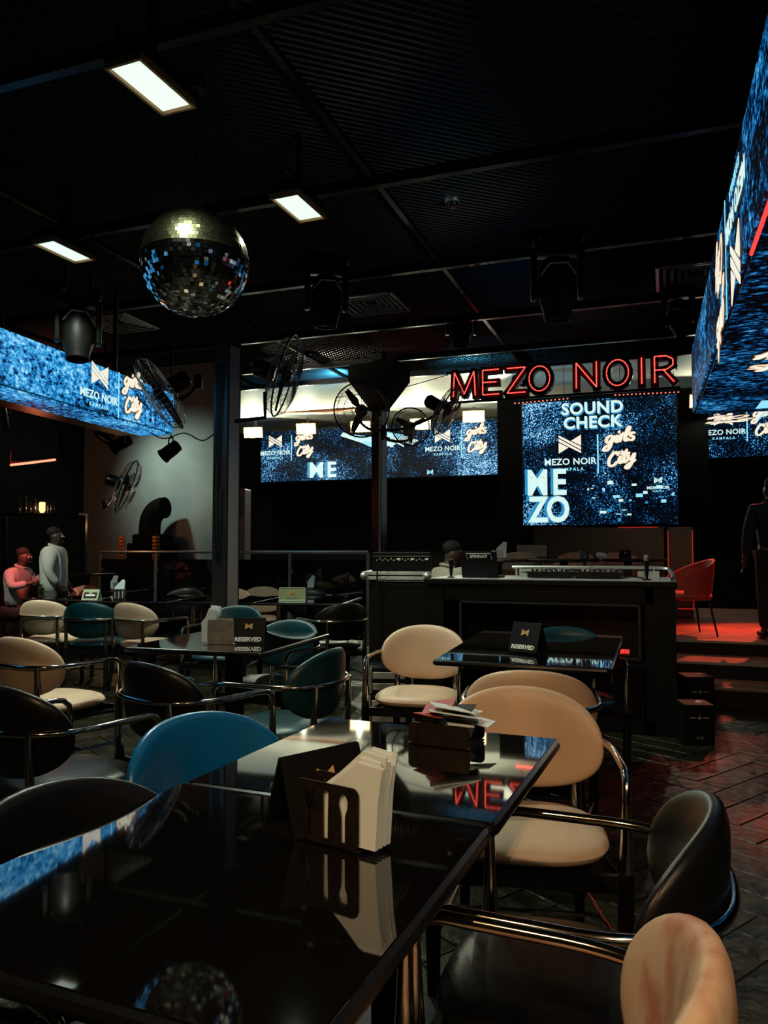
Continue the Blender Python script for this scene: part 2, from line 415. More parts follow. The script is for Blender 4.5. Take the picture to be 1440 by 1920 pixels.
# people first (cheap scene)
person('person in a white long-sleeved shirt seen from behind, standing beyond the far left tables', (-7.414, 7.922, 0.000), -62, 'shirt_white', 'trousers', {'l': ((-0.275, 0.0, 1.10), (-0.20, 0.14, 0.90)), 'r': ((0.275, 0.0, 1.10), (0.20, 0.14, 0.90))}, scale=0.955, girth=1.42, hem=0.13)
person('seated person lit red at the far left edge beneath the red tube light', (-8.303, 8.152, 0.000), 20-100, 'stripe_cloth', 'dark_cloth', {'l': ((-0.25, 0.16, 0.86), (-0.12, 0.34, 1.02)), 'r': ((0.25, 0.14, 0.84), (0.14, 0.36, 0.90))},
       {'l': ((-0.12, 0.42, 0.50), (-0.12, 0.44, 0.08), (-0.12, 0.60, 0.035)), 'r': ((0.12, 0.42, 0.50), (0.12, 0.44, 0.08), (0.12, 0.60, 0.035))}, pelvis_z=0.56, lean=0.18)
person('person bent low behind the mixing desk, beige sleeve showing', (-2.150, 7.305, 0.000), 20-70, 'beige_cloth', 'dark_cloth', {'l': ((-0.26, 0.20, 0.92), (-0.20, 0.42, 1.06)), 'r': ((0.26, 0.24, 1.12), (0.24, 0.48, 1.18))},
       {'l': ((-0.12, 0.40, 0.52), (-0.12, 0.36, 0.08), (-0.12, 0.52, 0.035)), 'r': ((0.12, 0.40, 0.52), (0.12, 0.36, 0.08), (0.12, 0.52, 0.035))}, pelvis_z=0.62, lean=0.30)
person('person in a dark top with a striped shoulder at the right edge, back turned', (0.999, 8.451, 0.465), 20-12, 'dark_cloth', 'dark_cloth', stand_arms(), scale=0.93)

# ================================================================ the setting
FX0, FX1, FY0, FY1, CZ = -15.5, 6.0, -2.5, 18.5, 4.58
fl = MB(); fl.box(((FX0 + FX1) / 2, (FY0 + FY1) / 2, -0.056), (FX1 - FX0, FY1 - FY0, 0.1)); floor = struct(fl.build('floor', 'floor_slab'))
# herringbone stone tiles, proud of the slab
W_, NL = 0.17, 3
tiles = []
def near_cam(x, y):
    dx, dy = x, y
    d = -math.sin(R(20)) * dx + math.cos(R(20)) * dy; l = math.cos(R(20)) * dx + math.sin(R(20)) * dy
    return d, l
for r in range(-70, 70):
    for c in range(-70, 70):
        q = (c - r) % (2 * NL)
        if q == 0: u, v, L, Wd = c * W_, r * W_, NL * W_, W_
        elif q == NL: u, v, L, Wd = c * W_, (r - NL + 1) * W_, W_, NL * W_
        else: continue
        cu, cv = u + L / 2, v + Wd / 2
        a = R(58); x = cu * math.cos(a) - cv * math.sin(a) - 1.0; y = cu * math.sin(a) + cv * math.cos(a) + 4.0
        d, l = near_cam(x, y)
        if not (0.9 < d < 9.3 and abs(l) < 0.52 * d + 0.3): continue
        if x < -7.5 or (x > -2 and y > 7.05): continue
        tiles.append((d - (0.9 if l > 0.1 else 0) * 2.2, x, y, L > Wd))
tiles.sort()
tm = MB(); hw, hl, hg = W_ / 2 - 0.0018, NL * W_ / 2 - 0.0018, 0.004
tm.add([(-hl, -hw, 0), (hl, -hw, 0), (hl, hw, 0), (-hl, hw, 0), (-hl + .0025, -hw + .0025, hg), (hl - .0025, -hw + .0025, hg), (hl - .004, hw - .004, hg), (-hl + .004, hw - .004, hg)],
       [(4, 5, 6, 7), (0, 1, 5, 4), (1, 2, 6, 5), (2, 3, 7, 6), (3, 0, 4, 7)])
tile_me = tm.data('tile', 'tile')
rest = MB()
for i, (k, x, y, hor) in enumerate(tiles):
    mx = T(x, y, -0.0045) @ Rz(58 + (0 if hor else 90)) @ Rx(random.uniform(-0.9, 0.9)) @ Ry(random.uniform(-0.4, 0.4))
    if i < 300: part('tile', tile_me, floor, mx)
    else: rest.add(tm.v, tm.f, 0, mx)
rest.build('tile_field', 'tile', floor, kind='stuff')

def wall(name, c, d, m='black_wall'):
    b = MB(); b.box(c, d); return struct(b.build(name, m))
wall('wall_back', ((FX0 + FX1) / 2, 18.1, 2.4), (FX1 - FX0, 0.1, 4.9))
wall('wall_left', (FX0, 8, 2.4), (0.1, 21, 4.9))
wall('wall_right', (FX1, 8, 2.4), (0.1, 21, 4.9))
wall('wall_front', ((FX0 + FX1) / 2, FY0, 2.4), (FX1 - FX0, 0.1, 4.9))
ceil = wall('ceiling', ((FX0 + FX1) / 2, 5.3, CZ + 0.30), (FX1 - FX0, 15.8, 0.1), 'ceiling_black')
# expanded metal under the ceiling: diagonal wires, plus a second finer layer along the room
wires = MB()
def wire_field(x0, x1, y0, y1, z, ang, step, wd):
    cx, cy = (x0 + x1) / 2, (y0 + y1) / 2; dx, dy = math.cos(R(ang)), math.sin(R(ang)); nx, ny = -dy, dx
    ext = math.hypot(x1 - x0, y1 - y0) / 2; k = int(ext / step)
    for i in range(-k, k + 1):
        ox, oy = cx + nx * i * step, cy + ny * i * step
        lo, hi = -ext, ext
        for o, dd, a0, a1 in ((ox, dx, x0, x1), (oy, dy, y0, y1)):
            if abs(dd) < 1e-6:
                if not a0 < o < a1: lo, hi = 1, 0
                continue
            t0, t1 = sorted(((a0 - o) / dd, (a1 - o) / dd)); lo, hi = max(lo, t0), min(hi, t1)
        if hi - lo < 0.05: continue
        a, b = Vector((ox + dx * lo, oy + dy * lo, z)), Vector((ox + dx * hi, oy + dy * hi, z)); n = Vector((nx, ny, 0)) * wd / 2; h = Vector((0, 0, wd * 0.9))
        wires.add([a - n, a + n, b + n, b - n, a - h, b - h], [(0, 1, 2, 3), (0, 4, 5, 3), (4, 1, 2, 5)])
wire_field(-13.5, 4.9, 0.3, 13.2, CZ - 0.02, 40, 0.060, 0.012)
wire_field(-13.5, 4.9, 0.3, 13.2, CZ - 0.008, -32, 0.085, 0.010)
wires.build('expanded_metal', 'mesh_metal', ceil, kind='stuff')
for y in (1.92, 3.9, 6.1, 8.17, 10.2, 12.0, 13.2):
    b = MB(); b.box((-4.4, y, CZ - 0.07), (18.2, 0.07, 0.10)); b.build('beam', 'beam', ceil)
for x in (-8.8, -5.5, -2.3, 0.7):
    b = MB(); b.box((x, 6.75, CZ - 0.05), (0.05, 12.9, 0.05)); b.build('runner', 'beam', ceil)
# lit white ceiling over the back hall with a soft drape band
wc = MB(); n = 24
prof = [(13.26, 4.55), (14.17, 4.575), (14.8, 4.585), (15.6, 4.585), (16.4, 4.56), (17.2, 4.52), (18.0, 4.44)]
for i in range(len(prof) - 1):
    (ya, za), (yb, zb) = prof[i], prof[i + 1]
    wc.add([(-10.8, ya, za), (5.7, ya, za), (5.7, yb, zb), (-10.8, yb, zb), (-10.8, ya, za + .05), (5.7, ya, za + .05), (5.7, yb, zb + .05), (-10.8, yb, zb + .05)], [(3, 2, 1, 0), (4, 5, 6, 7), (0, 1, 5, 4), (2, 3, 7, 6)])
struct(wc.build('ceiling_back', 'white_ceiling', None, True))
dr = MB(); dp = [(-9.950, 16.000, 4.674), (-9.249, 16.100, 4.725), (-8.027, 16.200, 4.589), (-6.940, 16.200, 4.571), (-6.153, 16.200, 4.619)]
dr.tube(catmull(dp, 5), 0.078, 8); tag(dr.build('drape', 'drape', None, True), 'rust brown drape band strung below the lit white ceiling', 'drape')
gx0, gx1 = (-9.847, 11.200, 2.591)[0], (-7.054, 11.200, 2.505)[0]
wall('wall_alcove', ((gx0 + gx1) / 2, 11.25, 2.25), (gx1 - gx0, 0.1, 4.5), 'grey_wall')
wall('wall_center', (-1.20, 15.75, 2.2), (4.0, 0.3, 4.4), 'black_wall')
# raised stage and steps at the right
stage = MB(); stage.box((0.6, 10.3, 0.2325), (5.2, 4.42, 0.465)); struct(stage.build('stage', 'red_carpet'))
sk = MB(); sk.box((0.6, 8.085, 0.22), (5.2, 0.012, 0.44)); struct(sk.build('trim_1', 'black_satin'))
for k, (y0, y1, z) in enumerate(((7.1, 8.08, 0.185), (7.56, 8.08, 0.33))):
    s = MB(); s.box((0.35, (y0 + y1) / 2, z / 2), (1.25, y1 - y0, z)); so = struct(s.build('step', 'red_carpet'))
    e = MB(); e.box((0.35, y0 - 0.004, z - 0.01), (1.25, 0.012, 0.022)); e.build('nosing', 'step_edge', so)
    e = MB(); e.box((0.35, y0 - 0.003, z / 2 - 0.012), (1.25, 0.008, z - 0.03)); e.build('riser', 'black_satin', so)
e = MB(); e.box((0.6, 8.075, 0.455), (5.2, 0.012, 0.022)); struct(e.build('trim_2', 'step_edge'))
# columns
c1 = (-4.382, 7.131, 0.000); c2 = (-4.383, 11.813, 0.000)
col = MB(); col.box((0, 0, CZ / 2), (0.20, 0.20, CZ)); o = struct(col.build('column', 'column_paint')); o.location = c1; o.rotation_euler = (0, 0, R(-12))
cb = MB(); cb.box((0.102, 0.0, 1.9), (0.006, 0.15, 3.2)); cb.build('lit_face_strip', 'alu', o)  # pale strip stands in for light on the column's right face
for k in range(3):
    cw = MB(); cw.tube(catmull([(-0.06 + 0.05 * k, -0.11, 3.3), (-0.05 + 0.03 * k, -0.115, 2.5 - 0.2 * k), (-0.08 + 0.06 * k, -0.112, 1.9), (-0.03 + 0.03 * k, -0.114, 1.2)], 5), 0.006, 5); cw.build('cable', 'black_plastic', o)
col = MB(); col.box((0, 0, CZ / 2), (0.185, 0.185, CZ)); o = struct(col.build('column', 'column_paint')); o.location = c2; o.rotation_euler = (0, 0, R(-8))
cp = MB(); cp.add([(x * 1.42, y * 1.42, z) for x, y, z in [(-.07, -.07, 3.60), (.07, -.07, 3.60), (.07, .07, 3.60), (-.07, .07, 3.60), (-.30, -.20, 4.10), (.30, -.20, 4.10), (.30, .20, 4.10), (-.30, .20, 4.10), (-.30, -.20, 4.36), (.30, -.20, 4.36), (.30, .20, 4.36), (-.30, .20, 4.36)]],
       [(0, 1, 5, 4), (1, 2, 6, 5), (2, 3, 7, 6), (3, 0, 4, 7), (4, 5, 9, 8), (5, 6, 10, 9), (6, 7, 11, 10), (7, 4, 8, 11), (8, 9, 10, 11)]); cp.build('capital', 'matte_black', o)
cb = MB(); cb.tube([(0.07, -0.108, 0.8), (0.07, -0.108, 3.5)], 0.02, 8); cb.build('conduit', 'alu', o, True)

# ================================================================ LED screens
def emblem_me(s, mat_name, th=0.004):
    b = MB()
    polys = [[(0, 1), (0, .88), (1, .18), (1, .34)], [(0, .82), (0, .66), (1, 0), (1, .12)], [(1, .98), (.56, .68), (1, .40)], [(0, .02), (.44, .32), (0, .60)]]
    for p in polys:
        q = [((x - .5) * s, (z - .5) * s * 0.86) for x, z in p]
        b.prism(q, 0, th, 0, Rx(90))
    return b.data('emblem', mat_name)
STROKES = [
    (0.00, [[(.55, .78), (.30, .88), (.08, .62), (.20, .36), (.46, .48), (.60, .86), (.52, .25), (.34, -.22), (.02, -.22), (.10, .02), (.48, .20)]]),
    (0.68, [[(.05, .55), (.20, .82), (.14, .42), (.26, .32), (.40, .46)], [(.26, 1.06), (.32, 1.12)]]),
    (1.02, [[(.05, .50), (.18, .90), (.14, .32)], [(.15, .66), (.30, .92), (.46, .84)]]),
    (1.42, [[(.02, .46), (.26, 1.02), (.30, 1.38), (.14, 1.22), (.08, .48), (.20, .32), (.36, .46)]]),
    (1.78, [[(.40, .84), (.18, .88), (.10, .68), (.36, .54), (.32, .32), (.06, .34)]])]
STROKES2 = [
    (0.25, [[(.62, .88), (.56, 1.08), (.24, 1.04), (.02, .52), (.14, .12), (.44, .10), (.68, .36)]]),
    (0.98, [[(.02, .46), (.16, .76), (.10, .34), (.22, .22), (.36, .40)], [(.22, 1.0), (.27, 1.06)]]),
    (1.28, [[(.22, 1.22), (.12, .44), (.22, .24), (.42, .40)], [(-.06, .88), (.46, .94)]]),
    (1.70, [[(.00, .80), (.06, .46), (.26, .42), (.44, .84), (.38, .22), (.16, -.26), (-.06, -.18), (.16, .06), (.58, .30)]])]
def script_me(size, wd, mat_name, th, grow=0.0):
    """brush lettering, two lines, as ribbons in the XZ plane"""
    b = MB(); u = size / 2.3
    def ribbon(ox, oz, pts):
        cm = catmull([(ox + p[0] + 0.18 * p[1], oz + p[1] + 0.10 * (ox + p[0]), 0) for p in pts], 5)
        n = len(cm); vs = []
        for i, p in enumerate(cm):
            t = (cm[min(i + 1, n - 1)] - cm[max(i - 1, 0)]).normalized(); nn = Vector((-t.y, t.x, 0))
            k = wd * (0.75 + 0.45 * abs(t.y)) * (0.75 if i in (0, n - 1) else 1) + grow
            vs.append(p + nn * k); vs.append(p - nn * k)
        vv = [((q.x - 1.15) * u, -th, (q.y - 0.1) * u) for q in vs]
        b.add(vv, [(2 * i, 2 * i + 1, 2 * i + 3, 2 * i + 2) for i in range(n - 1)])
        for e in (cm[0], cm[-1]):
            b.add([((e.x - 1.15) * u + math.cos(a) * (wd * .75 + grow) * u, -th - 0.0003, (e.y - 0.1) * u + math.sin(a) * (wd * .75 + grow) * u) for a in [2 * PI * k / 10 for k in range(10)]], [list(range(10))])
    for ox, ss in STROKES:
        for s in ss: ribbon(ox, 0.45, s)
    for ox, ss in STROKES2:
        for s in ss: ribbon(ox, -1.15, s)
    return b.data('script_lettering', mat_name)
def art_brand(root, x, z, s, mtx, white='screen_white', glow='screen_blue'):
    """emblem over MEZO NOIR / KAMPALA, a bar, then the brush lettering girls in the City; s = overall width"""
    u = s / 100.0
    P = lambda dx, dz, dy=0: mtx @ T(x + dx * u, -0.006 - dy, z + dz * u)
    part('emblem', emblem_me(26 * u, 'screen_cream'), root, P(-26, 15))
    part('lettering', text_me('MEZO NOIR', 10.6 * u, white, 0.022, 0.001, 0, 1.05), root, P(-26, -6))
    part('lettering', text_me('KAMPALA', 5.2 * u, 'screen_cyan', 0.03, 0.001, 0, 1.5), root, P(-26, -15))
    b = MB(); b.box((0, 0, 0), (1.7 * u, 0.002, 46 * u)); part('divider', b.data('divider', 'screen_cyan'), root, P(6, 2))
    part('script_outline', script_me(34 * u, 0.105, 'screen_black', 0.0, 0.09), root, P(30, 4))
    part('script_lettering', script_me(34 * u, 0.105, 'screen_orange', 0.0, 0.018), root, P(30, 4, 0.002))
    part('script_lettering', script_me(34 * u, 0.105, 'screen_cream', 0.0), root, P(30, 4, 0.004))
    part('lettering', text_me('in the', 7.5 * u, 'screen_cream', 0.03, 0.001, 0.25), root, P(30, 3, 0.005))

def screen(name, label, x0, x1, z0, z1, y, m, wall_y=18.05):
    t = thing(name, label, 'screen', ((x0 + x1) / 2, y, z0)); t.scale = (1.42,) * 3
    x0, x1, z0, z1 = x0 / 1.42, x1 / 1.42, z0 / 1.42, z1 / 1.42
    b = MB(); b.box((0, 0.05, (z1 - z0) / 2), (x1 - x0 + 0.04, 0.09, z1 - z0 + 0.04)); b.build('cabinet', 'black_metal', t)
    b = MB(); b.box((0, 0, (z1 - z0) / 2), (x1 - x0, 0.012, z1 - z0)); b.build('display', m, t)
    for sx in (-0.35, 0.35):
        b = MB(); b.box((sx * (x1 - x0), 0.09 + (wall_y - y) / 2.84, (z1 - z0) * 0.6), (0.06, (wall_y - y) / 1.42, 0.10)); b.build('wall_mount', 'black_metal', t)
    return t
I4 = Matrix.Identity(4)
SL = (-9.468, 17.040, 3.006); SR = (-3.343, 17.040, 4.262)
sx0, sx1, sz0, sz1 = SL[0], SR[0], 3.02, 4.27
s1 = screen('led_screen', 'wide low LED screen across the back left wall below the floodlights', sx0, sx1, sz0, sz1, 17.04, 'led_speckle')
sx0, sx1 = sx0 / 1.42, sx1 / 1.42
def s1x(px): return (px - 490) / 455 * (sx1 - sx0) - (sx1 - sx0) / 2
art_brand(s1, s1x(546), 0.56, 0.98, I4)
art_brand(s1, s1x(866), 0.50, 0.98, I4)
for ch_, px in (('M', 603), ('E', 633)):
    part('big_letter_shadow', text_me(ch_, 0.36, 'screen_blue', 0.028, 0.001), s1, T(s1x(px) - 0.05, -0.007, 0.165))
    part('big_letter', text_me(ch_, 0.36, 'screen_white', 0.028, 0.001), s1, T(s1x(px), -0.012, 0.16))
part('emblem', emblem_me(0.10, 'screen_cyan'), s1, T(s1x(817), -0.007, 0.07))
part('emblem', emblem_me(0.24, 'screen_white'), s1, T(s1x(757), -0.007, 0.60))
random.seed(3)
for k in range(5):
    b = MB(); b.prism([(0, 0), (random.uniform(.35, .6), -random.uniform(.08, .16)), (random.uniform(.3, .5), -random.uniform(.16, .24)), (-.05, -.06)], 0, 0.002, 0, Rx(90))
    part('light_streak', b.data('light_streak', 'screen_cyan' if k % 2 else 'screen_white'), s1, T(s1x(655 + 22 * k), -0.007, 0.80 - 0.05 * (k % 3)))

q0 = (-2.600, 15.340, 1.816); q1 = (0.238, 15.340, 1.805)
cx0, cx1, cz0, cz1 = q0[0] - 0.04, q1[0], q0[2], 4.245
s2 = screen('led_screen', 'large near-square LED screen behind the DJ booth with the SOUND CHECK lettering', cx0, cx1, cz0, cz1, 15.34, 'led_speckle', 15.6)
cx0, cx1, cz0, cz1 = cx0 / 1.42, cx1 / 1.42, cz0 / 1.42, cz1 / 1.42
def s2p(px, py): return ((px - 980) / 292 * (cx1 - cx0) - (cx1 - cx0) / 2, (985 - py) / 236 * (cz1 - cz0))
for dy, txt in ((766, 'SOUND'), (793, 'CHECK')):
    a, b_ = s2p(1117, dy)
    part('lettering', text_me(txt, 0.222, 'screen_blue', 0.032, 0.001, 0, 1.08), s2, T(a + 0.012, -0.008, b_ - 0.02))
    part('lettering', text_me(txt, 0.222, 'screen_white', 0.032, 0.001, 0, 1.08), s2, T(a, -0.012, b_))
a, b_ = s2p(1117, 856); art_brand(s2, a, b_, 1.16, I4)
a, b_ = s2p(1237, 915); u = 0.26
part('emblem', emblem_me(0.10, 'screen_white'), s2, T(a, -0.008, b_ + 0.07))
part('lettering', text_me('MEZO NOIR', 0.052, 'screen_white', 0.03, 0.001), s2, T(a, -0.008, b_ - 0.03))
part('lettering', text_me('KAMPALA', 0.026, 'screen_cyan', 0.03, 0.001, 0, 1.4), s2, T(a, -0.008, b_ - 0.075))
for ch_, px, py, sz in (('M', 1005, 906, 0.49), ('E', 1048, 906, 0.49), ('Z', 1006, 958, 0.49), ('O', 1045, 958, 0.49)):
    a, b_ = s2p(px, py)
    part('big_letter_shadow', text_me(ch_, sz, 'screen_blue', 0.028, 0.001), s2, T(a - 0.01, -0.008, b_ + 0.01) @ Matrix.Diagonal((0.80, 1, 1, 1)))
    part('big_letter', text_me(ch_, sz, 'screen_white', 0.028, 0.001), s2, T(a + 0.03, -0.013, b_) @ Matrix.Diagonal((0.80, 1, 1, 1)))
random.seed(5)
for k in range(26):
    px, py = random.choice(((1125, 925), (1180, 928), (1215, 935), (1265, 930), (1160, 965)))
    a, b_ = s2p(px + random.uniform(-26, 26), py + random.uniform(-18, 14)); a = min(a, (cx1 - cx0) / 2 - 0.06)
    b = MB(); b.box((0, 0, 0), (random.uniform(.02, .09), 0.002, random.uniform(.01, .05))); part('light_streak', b.data('light_streak', random.choice(('screen_white', 'screen_cyan', 'screen_blue'))), s2, T(a, -0.007, b_))

r0 = (0.697, 16.330, 3.142)
s3 = screen('led_screen', 'LED screen at the right edge below the long overhead LED box', r0[0], r0[0] + 1.78, 3.13, 4.04, 16.33, 'led_speckle')
art_brand(s3, -0.10, 0.40, 0.92, I4)
b = MB(); b.box((0, 0, 0), (0.12, 0.002, 0.20)); part('light_streak', b.data('light_streak', 'screen_cyan'), s3, T(0.52, -0.007, 0.10))

# long LED boxes hanging from the ceiling at both sides
def led_beam(label, end, rz, length, z0, z1, width, side, m_side, m_under, under_w):
    t = thing('led_beam', label, 'screen', (end[0], end[1], z0), rz); t.scale = (1.42,) * 3
    h = (z1 - z0) / 1.42; sg = side
    b = MB(); b.box((-sg * width / 2, -length / 2, h / 2), (width, length, h)); b.build('cabinet', 'black_metal', t)
    b = MB(); b.box((sg * 0.008, -length / 2, h / 2), (0.012, length, h - 0.01)); b.build('side_display', m_side, t)
    b = MB(); b.box((-sg * (under_w / 2 + 0.01), -length / 2, -0.008), (under_w, length - 0.02, 0.012)); b.build('under_display', m_under, t)
    for y in (-0.5, -length * 0.5, -length + 0.4):
        b = MB(); b.tube([(-sg * width / 2, y, h), (-sg * width / 2, y, (CZ - z0) / 1.42)], 0.02, 8); b.build('hanger', 'black_metal', t)
    return t
LZ = D323 = (-5.978, 8.402, 2.838)
lb = led_beam('long hanging LED box of dense blue noise at the left', LZ, 6, 5.2, LZ[2], LZ[2] + 0.518, 0.55, 1, 'led_dense', 'led_dense', 0.30)
ML = T(0.016, 0, 0) @ Rz(90)      # art faces +X
def lbp(px):                       # distance from the far end for a column on the left box
    return {160: -1.22, 205: -0.80, 237: -0.56}[px]
mb_ = T(0.012, 0, 0) @ Rz(90)
art_brand(lb, -0.93, 0.165, 0.80, mb_)
rb = led_beam('long hanging LED box overhead at the right, lit on its side and underside', (0.355, 9.94), 1.2, 6.6, 2.973, 3.726, 1.9, -1, 'led_side', 'led_under', 1.86)
MR = T(-0.012, 0, 0) @ Rz(-90)     # art faces -X : local x -> -y
art_brand(rb, -3.1, 0.27, 1.25, MR @ T(0, 0, 0.53) @ Ry(180))
art_brand(rb, -5.1, 0.27, 1.25, MR @ T(0, 0, 0.53) @ Ry(180))
MU = T(0.9, 0, -0.014) @ Rx(90)      # art faces -Z
art_brand(rb, -0.15, 0.62, 1.0, T(0.45, -0.42, -0.014) @ Rx(90) @ Ry(180))
art_brand(rb, 0.0, 0.0, 1.1, T(0.75, -2.0, -0.014) @ Rx(90) @ Ry(180))
for (y, w_, l_) in ((-0.35, 0.10, 0.35), (-1.75, 0.16, 0.5), (-2.75, 0.2, 0.5)):
    b = MB(); b.box((0.5, y, -0.016), (w_, l_, 0.002)); b.build('light_streak', 'screen_cyan', rb)
b = MB(); b.tube([(0.004, -3.75, -0.006), (0.004, -4.5, -0.006)], 0.008, 6); b.build('edge_strip', 'led_red', rb)

# ================================================================ the red bulb sign
sg0 = (-3.228, 11.930, 3.800); sg1 = (0.177, 11.930, 3.764)
sgn = thing('bulb_letter_sign', 'hanging sign MEZO NOIR in red bulb letters in front of the big screen', 'sign', (sg0[0], 11.93, 3.782)); sgn.scale = (1.42,) * 3
GL = {'M': (1.0, [[(0, 0), (0.06, 1), (.5, .08), (.94, 1), (1, 0)]]), 'E': (.72, [[(1, 1), (0, 1), (0, 0), (1, 0)], [(0, .5), (.85, .5)]]), 'Z': (.80, [[(0, 1), (1, 1), (0, 0), (1, 0)]]),
      'O': (.88, [[(.5 + .5 * math.cos(2 * PI * k / 20), .5 + .5 * math.sin(2 * PI * k / 20)) for k in range(21)]]), 'N': (.82, [[(0, 0), (0, 1), (1, 0), (1, 1)]]), 'I': (.02, [[(.5, 0), (.5, 1)]]),
      'R': (.74, [[(0, 0), (0, 1), (.6, 1), (.95, .86), (.95, .64), (.6, .48), (0, .48)], [(.45, .48), (1, 0)]])}
LH = 0.275; xs = [0.04, 0.40, 0.74, 1.10, 1.60, 1.86 + 0.09, 2.29 - 0.02, 2.39]
sw = (sg1[0] - sg0[0]) / 1.42
px_left = {0: 842, 1: 902, 2: 950, 3: 993, 4: 1082, 5: 1137, 6: 1199, 7: 1222}
def bars(strokes, w_, half, depth, y0):
    b = MB()
    for s in strokes:
        for (a, c) in zip(s[:-1], s[1:]):
            p, q = Vector((a[0] * w_, a[1] * LH)), Vector((c[0] * w_, c[1] * LH)); d = (q - p).normalized(); nn = Vector((-d.y, d.x)) * half; p2, q2 = p - d * half * 0.8, q + d * half * 0.8
            b.prism([tuple(p2 - nn), tuple(q2 - nn), tuple(q2 + nn), tuple(p2 + nn)], y0, y0 + depth, 0, Rx(90))
    return b
for i, ch in enumerate('MEZONOIR'):
    wd, st = GL[ch]; w_ = wd * 0.255
    lx = (px_left[i] + 9 - 842) / 424 * sw
    lt = part('letter', bars(st, w_, 0.040, 0.09, -0.09).data('letter', 'letter_body'), sgn, T(lx, 0, 0.0))
    bs = MB(); dots = MB()
    for s in st:
        pts = [(a[0] * w_, -0.008, a[1] * LH) for a in s]
        for p, q in zip(pts[:-1], pts[1:]):
            bs.tube([p, q], 0.0065, 6)
            L_ = (Vector(q) - Vector(p)).length
            for k in range(max(1, int(L_ / 0.022))):
                m_ = Vector(p).lerp(Vector(q), (k + .5) / max(1, int(L_ / 0.022))); dots.ball((m_.x, m_.y - 0.004, m_.z), 0.0072, 6)
    bo = bs.build('bulb_string', 'led_red', lt); dots.build('bulbs', 'led_red_hot', lt, kind='stuff')
    hg_ = MB(); hg_.tube([(w_ / 2, 0.05, LH), (w_ / 2, 0.05, (CZ - 3.79) / 1.42)], 0.004, 5); hg_.build('hanger', 'black_metal', lt)
b = MB(); b.box((sw / 2, 0.075, -0.05), (sw + 0.1, 0.03, 0.025)); b.box((sw / 2, 0.075, LH + 0.02), (sw + 0.1, 0.03, 0.025)); b.build('rail', 'black_metal', sgn)
for a, bb, nm in (((-2.421, 13.150, 3.845), (-1.468, 13.150, 3.873), 'dotted red light strip below the mesh edge, left of the big screen'), ((-0.762, 13.150, 3.879), (0.272, 13.150, 3.859), 'dotted red light strip below the mesh edge, right of the sign')):
    st = thing('light_strip', nm, 'light', a)
    v = Vector(bb) - Vector(a); n = int(v.length / 0.064)
    c = MB(); c.tube([(0, 0.02, 0.012), tuple(v + Vector((0, 0.02, 0.012)))], 0.014, 6); c.build('channel', 'black_metal', st)
    for f_ in (0.1, 0.9):
        hq = v * f_; c = MB(); c.tube([tuple(hq + Vector((0, .02, .012))), (hq.x, hq.y + .02, CZ - 0.06 - a[2])], 0.005, 5); c.build('hanger', 'black_metal', st)
    d = MB()
    for k in range(n): p = v * ((k + .5) / n); d.box(tuple(p), (0.024, 0.014, 0.016))
    d.build('bulbs', 'led_red_hot', st, kind='stuff')
    light('strip_light', 'AREA', st, tuple(v / 2 + Vector((0, -0.03, -0.02))), 2.0, (1, 0.08, 0.05), v.length, (0, 0, 0), size_y=0.03)

# ================================================================ lamps
def flood(label, loc, rz, tilt, w_, h_, group=None, energy=30, color=WHITE_L, drop=None, face='lamp_face', spot=124, size=0.03, back=False):
    """LED floodlight; aims along local -Y tilted; face at the origin"""
    t = thing('floodlight', label, 'lamp', loc, rz, group); t.scale = (1.42,) * 3
    if drop: drop = drop / 1.42
    X = Rx(tilt)
    b = MB(); b.bbox((0, 0.035, 0), (w_ + 0.03, 0.05, h_ + 0.03), 0.008, 0, X)
    for k in range(7): b.box((-w_ / 2 + w_ * (k + .5) / 7, 0.075, 0), (0.008, 0.03, h_ * .8), 0, X)
    b.build('housing', 'black_metal', t)
    f = MB(); e = 0.012
    for c, d in (((0, 0, h_ / 2 + e / 2), (w_ + 2 * e, 0.03, e)), ((0, 0, -h_ / 2 - e / 2), (w_ + 2 * e, 0.03, e)), ((w_ / 2 + e / 2, 0, 0), (e, 0.03, h_)), ((-w_ / 2 - e / 2, 0, 0), (e, 0.03, h_))): f.box(c, d, 0, X)
    f.build('rim', 'halo_bronze', t)
    d = MB(); d.box((0, 0.004, 0), (w_, 0.008, h_), 0, X); d.build('diffuser', face, t)
    br = MB(); yk = [(-w_ / 2 - 0.03, 0.03, 0), (-w_ / 2 - 0.03, 0.14, 0), (w_ / 2 + 0.03, 0.14, 0), (w_ / 2 + 0.03, 0.03, 0)]
    br.tube([tuple(X @ Vector(p)) for p in yk], 0.008, 6); br.build('bracket', 'black_metal', t)
    if drop:
        p = X @ Vector((0, 0.14, 0)); dm = MB(); dm.box((p.x, p.y, (p.z + drop) / 2), (0.05, 0.012, max(0.05, drop - p.z))); dm.build('drop_plate', 'black_metal', t)
    p = X @ Vector((0, -0.05, 0))
    if spot > 177: light('lamp_light', 'POINT', t, X @ Vector((0, -0.07, 0.0)), energy, color, size)
    else: light('lamp_light', 'SPOT', t, p, energy, color, size, (-90 + tilt, 0, 0), spot, 0.6)
    return t
